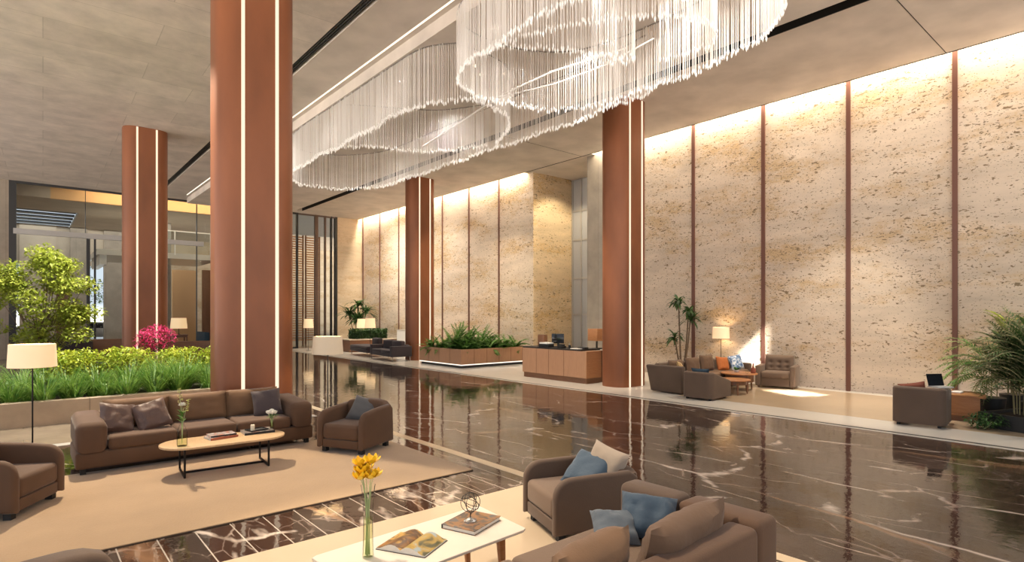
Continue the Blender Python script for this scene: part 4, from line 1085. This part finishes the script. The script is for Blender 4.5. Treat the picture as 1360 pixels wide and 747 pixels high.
dracaena('yucca', 'big leafy dracaena in the far corner by the window end', 14.9, 31.5, [(0, 0, 2.6), (-.4, .2, 2.1), (.45, -.2, 2.2), (.1, .5, 1.8), (-.2, -.5, 1.7)], 'l_dark', 46, .95, .10, pot=(.4, .6))
# palms at the right edge
def palm(label, x, y, h0, n, ln, lw, z0, stems=9, mat='l_palm', el=(.7, 1.4), lfw=.022, sp=.18, drp=(1.0, 1.9), pot=None):
    t = thing('potted_palm', label, 'palm', (x, y, z0), 0, None); b = NB(); lf = NB()
    for q in range(stems):
        a = R.uniform(0, 2 * PI); r0 = R.uniform(0, sp)
        tube(b, [(r0 * math.cos(a), r0 * math.sin(a), 0), (r0 * 1.3 * math.cos(a), r0 * 1.3 * math.sin(a), h0 * .6), (r0 * 1.8 * math.cos(a), r0 * 1.8 * math.sin(a), h0)], [.010, .008, .006], 6)
    for q in range(n):
        a = R.uniform(0, 2 * PI); frond(lf, (sp * .6 * math.cos(a), sp * .6 * math.sin(a), h0 * R.uniform(.3, 1.08)), a, R.uniform(*el), ln * R.uniform(.7, 1.1), lw, 16, R.uniform(*drp), lfw, b)
    obj('stem', b, M['cane'], t); obj('fronds', lf, M[mat], t)
    if pot:
        pb = NB(); lathe(pb, [(0, -pot[1]), (pot[0] * .85, -pot[1]), (pot[0], 0), (pot[0] * .9, 0), (0, -.02)], 24); obj('pot', pb, M['pot_d'], t)
    return t
palm('dense bamboo palm with pale canes in the near end of the black trough', 13.05, 1.62, 1.0, 110, .95, .28, .21, 14)
palm('dense bamboo palm behind the first one in the black trough', 13.5, 1.95, 1.1, 90, .95, .28, .21)
palm('feathery palm leaning over the angular wooden table', 14.6, 2.55, .8, 80, 1.0, .26, .36, 7, 'l_fern', (.1, 1.2), pot=(.25, .355))
palm('yellow green palm standing against the wall at the right edge', 15.5, 2.35, 1.35, 16, .7, .26, .36, 6, 'l_lime', (.7, 1.45), .03, .12, pot=(.22, .355))
palm('dark palm between the trough and the travertine wall', 15.1, 1.75, 1.2, 80, .95, .3, .36, 7, 'l_palm', (.3, 1.3), pot=(.25, .355))
bn = thing('banana_plant', 'broad leaved plant rising above the palms at the right edge', 'plant', (14.4, 1.85, .36))
b = NB(); tube(b, [(0, 0, -.02), (0, 0, .8), (.02, 0, 1.35)], [.05, .04, .02], 8); obj('stem', b, M['stem_g'], bn)
b = NB()
for a, e, l_, w_ in ((.4, 1.6, .75, .17), (2.4, 1.1, .6, .15), (4.3, .9, .6, .15), (5.4, 1.3, .65, .16), (1.4, .8, .55, .14), (3.4, 1.5, .7, .16)):
    blade_leaf(b, (0, 0, 1.05 + .2 * math.sin(a)), (math.cos(a) * math.cos(e), math.sin(a) * math.cos(e), math.sin(e)), l_, w_, .5, 8)
obj('leaves', b, M['l_palm'], bn); pb = NB(); lathe(pb, [(0, -.355), (.2, -.355), (.24, 0), (.2, 0), (0, -.02)], 24); obj('pot', pb, M['pot_d'], bn)
gc = thing('creeping_plant', 'low leafy ground cover spilling at the corner of the black trough', 'plant', (12.72, 2.3, .01))
b = NB(); leaf_cloud(b, (0, 0, .15), .22, .3, .15, 380, .04, .08, .2); obj('foliage', b, M['l_dark'], gc)
b = NB()
for q in range(6): a = q; tube(b, [(0, 0, 0), (.15 * math.cos(a), .15 * math.sin(a), .15)], .005, 4)
obj('stem', b, M['stem_g'], gc)

# ------------------------------------------------------------------ reception desk
D = thing('reception_desk', 'tan wood reception desk with black top beside the copper column', 'desk', (0, 0, .005))
x0, x1, y0, y1 = 12.25, 12.88, 11.15, 13.9
part(D, 'desk_body', M['tan_wood'], (x0, x1, y0, y1, .16, .93)); part(D, 'plinth', M['walnut'], (x0 + .04, x1 - .02, y0 + .03, y1 - .03, 0, .16))
part(D, 'desk_top', M['blackm'], (x0 + .03, x1 + .25, y0 + .25, y1 + .02, .93, .975))
part(D, 'end_panel', M['orange_wood'], (x0, x1, y0 - .012, y0, .16, .93))
part(D, 'return_panel', M['walnut'], (x1 + .002, x1 + .45, y0 + .1, y0 + .14, 0, .93))
b = NB()
for y in (12.05, 12.7, 13.25): box(b, x0 - .003, x0, y - .006, y + .006, .16, .93)
obj('panel_joint', b, M['walnut'], D, False)
zd = .98
o = thing('wooden_box', 'upright walnut box at the far end of the reception desk', 'box', (12.62, 13.35, zd)); part(o, 'box_body', M['walnut'], (-.09, .09, -.14, .14, 0, .36), bev=.02); part(o, 'lid', M['walnut'], (-.08, .08, -.13, .13, .36, .38), bev=.006)
o = thing('monitor', 'grey monitor on the reception desk facing the staff side', 'monitor', (12.72, 12.75, zd), rad(15))
part(o, 'stand_base', M['blackm'], (-.1, .1, -.12, .12, 0, .012)); part(o, 'stand_neck', M['blackm'], (-.015, .015, -.03, .03, .012, .2)); part(o, 'screen', M['screen'], (-.035, -.015, -.22, .22, .12, .42), bev=.008)
o = thing('printer', 'small white and black printer on the reception desk', 'printer', (12.47, 13.02, zd)); part(o, 'printer_body', M['blackm'], (-.14, .14, -.2, .2, 0, .10), bev=.01); part(o, 'printer_lid', M['ltpaint'], (-.13, .13, -.19, .19, .10, .15), bev=.01)
o = thing('desk_phone', 'black desk telephone on the reception desk', 'telephone', (12.5, 12.38, zd)); part(o, 'phone_body', M['blackm'], (-.1, .1, -.1, .1, 0, .06), bev=.01); part(o, 'handset', M['blackm'], (-.03, .03, -.12, .12, .06, .12), bev=.02)
o = thing('pen_holder', 'black cup of pens on the reception desk', 'pen cup', (12.5, 12.05, zd)); b = NB(); lathe(b, [(0, 0), (.04, 0), (.04, .1), (.035, .1), (.035, .01), (0, .01)], 16, cap=False); obj('cup', b, M['blackm'], o)
for k in range(3): b = NB(); tube(b, [(.01 * k - .01, 0, .01), (.02 * k - .02, .01 * k, .16)], .004, 5); obj('pen', b, M['silver'], o)
o = thing('paper_stack', 'low white stack of leaflets on the reception desk', 'papers', (12.42, 11.7, zd)); part(o, 'sheets', M['paper'], (-.1, .1, -.15, .15, 0, .02)); 
o = thing('dark_tray', 'flat black document tray near the desk end', 'tray', (12.62, 11.62, zd)); part(o, 'tray_body', M['blackm'], (-.08, .08, -.15, .15, 0, .05), bev=.005)
BC = thing('back_counter', 'pale counter standing behind the reception desk', 'counter', (13.95, 12.1, .005))
part(BC, 'counter_body', M['ltpaint'], (-.25, .25, -.85, .85, .05, .86)); part(BC, 'counter_top', M['white_stone'], (-.28, .28, -.88, .88, .86, .9)); part(BC, 'kick', M['blackm'], (-.22, .22, -.8, .8, 0, .05))
tl = thing('table_lamp', 'box shaped wooden table lamp on the pale counter behind the desk', 'lamp', (13.9, 12.2, .905))
part(tl, 'base', M['blackm'], (-.12, .12, -.12, .12, 0, .03)); part(tl, 'stem', M['blackm'], (-.02, .02, -.02, .02, .03, .27)); part(tl, 'lamp_shade', M['orange_wood'], (-.2, .2, -.2, .2, .26, .64), bev=.004)
for k, (y, lb) in enumerate(((11.75, 'white cup left on the pale back counter'), (11.55, 'second white cup nearer the copper column on the back counter'))):
    b = NB(); lathe(b, [(0, 0), (.03, 0), (.04, .09), (.036, .09), (.028, .01), (0, .01)], 14, cap=False); o = obj('cup', b, M['white'], loc=(13.85, y, .905)); tag(o, lb, 'cup')

# far dark seating
LV = thing('loveseat', 'dark plum loveseat on thin legs beside the far copper column', 'loveseat', (12.30, 22.75, .005), rad(-90 - 5))
part(LV, 'seat_base', M['plum'], (-1.0, 1.0, -.45, .45, .20, .34), bev=.02)
part(LV, 'seat_cushion', M['plum'], (-1.0, 0, -.46, .25, .34, .47), (0, 1.0, -.46, .25, .34, .47), bev=.03)
part(LV, 'backrest', M['plum'], (-1.0, 1.0, .25, .45, .34, .70), bev=.03)
part(LV, 'back_cushion', M['plum'], (-.97, -.02, .05, .27, .47, .86), (.02, .97, .05, .27, .47, .86), bev=.06)
for s in (-1, 1): part(LV, 'armrest', M['plum'], (s * 1.1 - .12, s * 1.1 + .12, -.46, .46, .2, .65), bev=.02)
for sx in (-1, 1):
    for sy in (-1, 1): part(LV, 'leg', M['steel'], (sx * 1.15 - .015, sx * 1.15 + .015, sy * .4 - .015, sy * .4 + .015, 0, .2))
CZ = thing('chaise', 'dark plum chaise bench beyond the loveseat on the platform', 'chaise', (12.75, 25.9, .005), rad(-90 - 8))
part(CZ, 'seat_base', M['plum'], (-1.3, 1.3, -.45, .45, .2, .34), bev=.02); part(CZ, 'seat_cushion', M['plum'], (-1.3, 1.3, -.46, .46, .34, .5), bev=.04)
part(CZ, 'back_cushion', M['plum'], (.4, 1.25, .1, .35, .5, .88), bev=.06)
for sx in (-1, 1):
    for sy in (-1, 1): part(CZ, 'leg', M['steel'], (sx * 1.2 - .015, sx * 1.2 + .015, sy * .4 - .015, sy * .4 + .015, 0, .2))
lw = thing('low_planter', 'low dark planter wall with clipped hedge at the far corner', 'planter', (0, 0, .005))
part(lw, 'planter_box', M['walnut'], (13.1, 15.9, 28.6, 28.9, 0, .62), (13.1, 13.4, 28.9, 33.6, 0, .62)); part(lw, 'planter_cap', M['beige_wall'], (13.05, 15.95, 28.55, 28.95, .62, .67), (13.05, 13.45, 28.95, 33.6, .62, .67))
b = NB(); leaf_cloud(b, (0, 0, 0), 1, 1, 1, 10, .1, .1); b.free()
b = NB()
for q in range(1800):
    f = R.choice('xyz'); p = [R.uniform(13.9, 15.5), R.uniform(29.0, 30.6), R.uniform(.3, 1.15)]
    if f == 'x': p[0] = R.choice((13.9, 15.5))
    elif f == 'y': p[1] = 29.0
    else: p[2] = 1.15
    blade_leaf(b, p, (R.uniform(-1, 1), R.uniform(-1, 1), R.uniform(-.5, 1)), .12, .07, .4, 2)
hd = obj('clipped_hedge', b, M['hedge']); tag(hd, 'clipped dark green box hedge at the foot of the far dracaena', 'hedge')
b = NB(); box(b, 13.93, 15.47, 29.03, 30.57, .05, 1.12); obj('inner_growth', b, M['hedge'], hd, False)
b = NB()
o = thing('side_cabinet', 'pale cabinet by the wall behind the far lamps', 'cabinet', (15.7, 27.3, .005)); part(o, 'cabinet_body', M['ltpaint'], (-.3, .3, -.45, .45, .05, 1.15)); part(o, 'cabinet_top', M['white_stone'], (-.32, .32, -.47, .47, 1.15, 1.19)); part(o, 'plinth', M['blackm'], (-.28, .28, -.42, .42, 0, .05))

# ------------------------------------------------------------------ lounge before the glass wall
def lounge_sofa(label, x, y, rot, w, mat, h=.8):
    t = thing('lounge_sofa', label, 'sofa', (x, y, .005), rot, 'dark sofas before the glass wall')
    part(t, 'seat_base', M[mat], (-w / 2, w / 2, -.42, .42, .08, .40), bev=.03); part(t, 'backrest', M[mat], (-w / 2, w / 2, .22, .44, .38, h), bev=.05)
    for s in (-1, 1): part(t, 'armrest', M[mat], (s * (w / 2 - .1) - .1, s * (w / 2 - .1) + .1, -.42, .22, .38, .62), bev=.03)
    for sx in (-1, 1):
        for sy in (-1, 1): part(t, 'leg', M['blackm'], (sx * (w / 2 - .1) - .02, sx * (w / 2 - .1) + .02, sy * .34 - .02, sy * .34 + .02, 0, .08))
    return t
lounge_sofa('dark sofa left of the tall black window mullion', .9, 28.5, PI, 2.4, 'plum', .95)
lounge_sofa('brown leather sofa right of the tall black window mullion', 2.9, 28.8, PI, 2.0, 'walnut', 1.0)
lounge_sofa('dark red brown sofa right of the magenta shrub', 5.2, 25.8, PI - .2, 2.0, 'walnut', .95)
lounge_sofa('navy blue sofa under the table lamp near the glass', 6.3, 31.0, -PI / 2, 1.8, 'teal', 1.15)
o = thing('side_table', 'small dark table carrying the drum lamp near the glass wall', 'table', (5.9, 32.6, .005)); part(o, 'tabletop', M['walnut'], (-.35, .35, -.35, .35, .96, 1.0)); part(o, 'apron', M['walnut'], (-.3, .3, -.3, .3, .86, .96))
for sx in (-1, 1):
    for sy in (-1, 1): part(o, 'leg', M['walnut'], (sx * .3 - .025, sx * .3 + .025, sy * .3 - .025, sy * .3 + .025, 0, .96))
o = thing('table_lamp', 'glowing drum table lamp seen between the two left copper columns', 'lamp', (5.9, 32.6, 1.005)); b = NB(); lathe(b, [(0, 0), (.1, 0), (.03, .04), (.015, .06), (.015, .5), (0, .5)], 16); obj('base', b, M['black'], o)
b = NB(); lathe(b, [(.38, .3), (.33, .82), (.32, .82), (.37, .3), (.38, .3)], 28, cap=False); obj('lamp_shade', b, M['shade_on'], o)
o = thing('cafe_table', 'white topped table right of the navy sofa', 'table', (6.9, 27.5, .005)); part(o, 'tabletop', M['ltpaint'], (-.7, .7, -.4, .4, .72, .76)); part(o, 'pedestal', M['walnut'], (-.1, .1, -.1, .1, .03, .72)); part(o, 'foot', M['walnut'], (-.3, .3, -.25, .25, 0, .03))
# things outside
def car(label, x, y, rot, mat):
    t = thing('parked_car', label, 'car', (x, y, .0), rot, 'cars parked beyond the glass')
    b = NB(); prism(b, [(-2.1, .3), (-2.05, .8), (-1.1, .95), (-.6, 1.42), (.8, 1.45), (1.6, .98), (2.1, .85), (2.15, .35)], -.8, .8, 'x', .08, 3); obj('car_body', b, M[mat], t)
    b = NB(); prism(b, [(-1.0, .98), (-.58, 1.36), (.75, 1.38), (1.45, 1.0)], -.815, .815, 'x'); obj('window_glass', b, M['screen'], t, False)
    for sx in (-.72, .72):
        for sy in (-1.35, 1.35):
            b = NB(); lathe(b, [(0, -.1), (.31, -.1), (.33, 0), (.31, .1), (0, .1)], 20); xf(b, b.verts, (sx, sy, .33), (0, PI / 2, 0)); obj('wheel', b, M['blackm'], t)
    return t
car('white car parked beyond the glass left of the tall mullion', 1.0, 51.5, rad(80), 'ltpaint')
car('silver car parked beyond the glass right of the tall mullion', 4.2, 53.5, rad(75), 'silver')
sbox('ground_outside', -40, 60, 56, 120, -.15, -.01, M['floor_tan'])
for q, (x, y, h, lb) in enumerate(((3.0, 55, 7.0, 'green tree outside seen right of the tall black mullion'), (-1.5, 57, 7.5, 'green tree outside at the far left behind the glass'), (6.5, 60, 8.0, 'tall green tree outside behind the mid copper column'), (-6, 60, 9, 'farthest green tree outside beyond the left window edge'))):
    t = thing('outdoor_tree', lb, 'tree', (x, y, 0)); b = NB(); tube(b, [(0, 0, 0), (.1, 0, h * .5), (0, .1, h * .8)], [.16, .12, .05], 8); obj('trunk', b, M['trunk'], t)
    b = NB()
    for s in range(14): leaf_cloud(b, (R.uniform(-1.3, 1.3), R.uniform(-1.3, 1.3), h * R.uniform(.3, .95)), .9, .9, .6, 130, .14, .24, .2)
    obj('foliage', b, M['l_out'], t)

# ------------------------------------------------------------------ light
wd = bpy.data.worlds.new('world'); sc.world = wd; wd.use_nodes = True
WN, WL = wd.node_tree.nodes, wd.node_tree.links
bg = WN['Background']; tc = WN.new('ShaderNodeTexCoord'); sp = WN.new('ShaderNodeSeparateXYZ')
WL.new(tc.outputs['Generated'], sp.inputs[0])
wr_ = ramp(WN, [(0, (2.5, 2.2, 1.95)), (.495, (2.5, 2.25, 2.0)), (.505, (.36, .39, .43)), (1, (.38, .43, .49))])  # below-horizon half made bright to light ceilings and walls from below
mr = WN.new('ShaderNodeMapRange'); mr.inputs[1].default_value = -1; mr.inputs[2].default_value = 1
WL.new(sp.outputs[2], mr.inputs[0]); WL.new(mr.outputs[0], wr_.inputs[0]); WL.new(wr_.outputs[0], bg.inputs[0]); bg.inputs[1].default_value = 1.7
def area(name, loc_, size, sy, e, col, rot):
    l = bpy.data.lights.new(name, 'AREA'); l.shape = 'RECTANGLE'; l.size = size; l.size_y = sy; l.energy = e; l.color = col
    o = bpy.data.objects.new(name, l); C.objects.link(o); o.location = loc_; o.rotation_euler = rot; return o
def spot(name, loc_, target, e, col, ang, blend=.5, soft=.08):
    l = bpy.data.lights.new(name, 'SPOT'); l.energy = e; l.color = col; l.spot_size = rad(ang); l.spot_blend = blend; l.shadow_soft_size = soft
    o = bpy.data.objects.new(name, l); C.objects.link(o); o.location = loc_
    o.rotation_euler = (Vector(target) - Vector(loc_)).to_track_quat('-Z', 'Y').to_euler(); return o
WARM = (1, .83, .62)
area('wall_cove_light', (16.22, 1.4, 8.38), .14, 26.8, 900, WARM, (0, rad(-8), 0))
area('wall_cove_light', (16.22, 26, 8.38), .14, 16, 760, WARM, (0, rad(-8), 0))
area('atrium_fascia_light', (7, 35.0, 8.3), 9, .3, 95, (1, .74, .45), (rad(60), 0, 0))
area('atrium_daylight', (4, 43, 7.6), 10, 8, 330, (1, .95, .88), (0, 0, 0))
spot('downlight_a', (1.3, 12.6, 7.9), (2.0, 7.8, 0), 3300, WARM, 50)
spot('downlight_b', (1.0, 6.2, 7.9), (2.5, 3.4, 0), 1900, WARM, 42)
spot('downlight_c', (14.2, 4.5, 7.9), (14.2, 6.2, 0), 1200, (1, .88, .7), 60)
spot('downlight_d', (10.5, 11.5, 7.65), (12.5, 12.6, .3), 1500, WARM, 55)
spot('downlight_e', (17.2, 15.5, 7.9), (17.6, 17.9, 3.5), 420, (1, .82, .55), 90)
spot('planter_fill_spot', (1.5, 14.5, 7.9), (1.2, 15.5, 0), 3400, (1, .95, .85), 80)  # unseen spot added to brighten the planter greenery
def beam(name, loc_, target, sx, sy, e, col):
    o = area(name, loc_, sx, sy, e, col, (0, 0, 0)); o.data.spread = rad(2.5)
    o.rotation_euler = (Vector(target) - Vector(loc_)).to_track_quat('-Z', 'Y').to_euler()
beam('sun_patch_lamp', (13.0, 2.0, 7.8), (15.0, 6.6, 0), .9, 1.2, 26, (1, .94, .82))  # narrow area lamp added under the ceiling for the floor's sun patch
beam('sun_patch_lamp', (12.6, 4.2, 7.8), (16.4, 8.5, .62), .75, .55, 10, (1, .95, .86))  # unseen area lamp added to draw the sun patch on the wall
spot('downlight_i', (13.2, 3.5, 7.9), (13.8, 2.2, 0), 900, (1, .93, .82), 50)
spot('downlight_g', (13.5, 19, 7.9), (14.5, 19.5, 0), 1100, WARM, 100, 1)
spot('far_wall_fill_a', (13.2, 28.5, 7.9), (15.8, 29.5, 1.5), 1500, (1, .9, .75), 120, 1)  # unseen wide spot added to lift the pale far wall
spot('far_wall_fill_b', (13.4, 24.5, 7.9), (15.2, 24.5, 1.5), 900, (1, .9, .75), 120, 1)  # also added unseen, for more light on the far wall
for x, y in ((7.4, 12.0), (8.7, 13.0), (7.4, 15.4), (8.6, 17.0), (7.2, 18.6), (7.4, 8.6), (9.0, 8.2), (7.6, 6.6), (9.0, 6.0), (8.4, 4.6)):
    spot('chandelier_downlight', (x, y, 7.70), (x, y, 0), 125, (1, .94, .86), 150, .8, .04)
vs_ = sc.view_settings; vs_.view_transform = 'Standard'; vs_.look = 'None'; vs_.gamma = 1; vs_.use_curve_mapping = False; vs_.exposure = 0.40
sc.cycles.max_bounces = 8; sc.cycles.transparent_max_bounces = 24; sc.cycles.use_denoising = True
sc.cycles.sample_clamp_indirect = 6
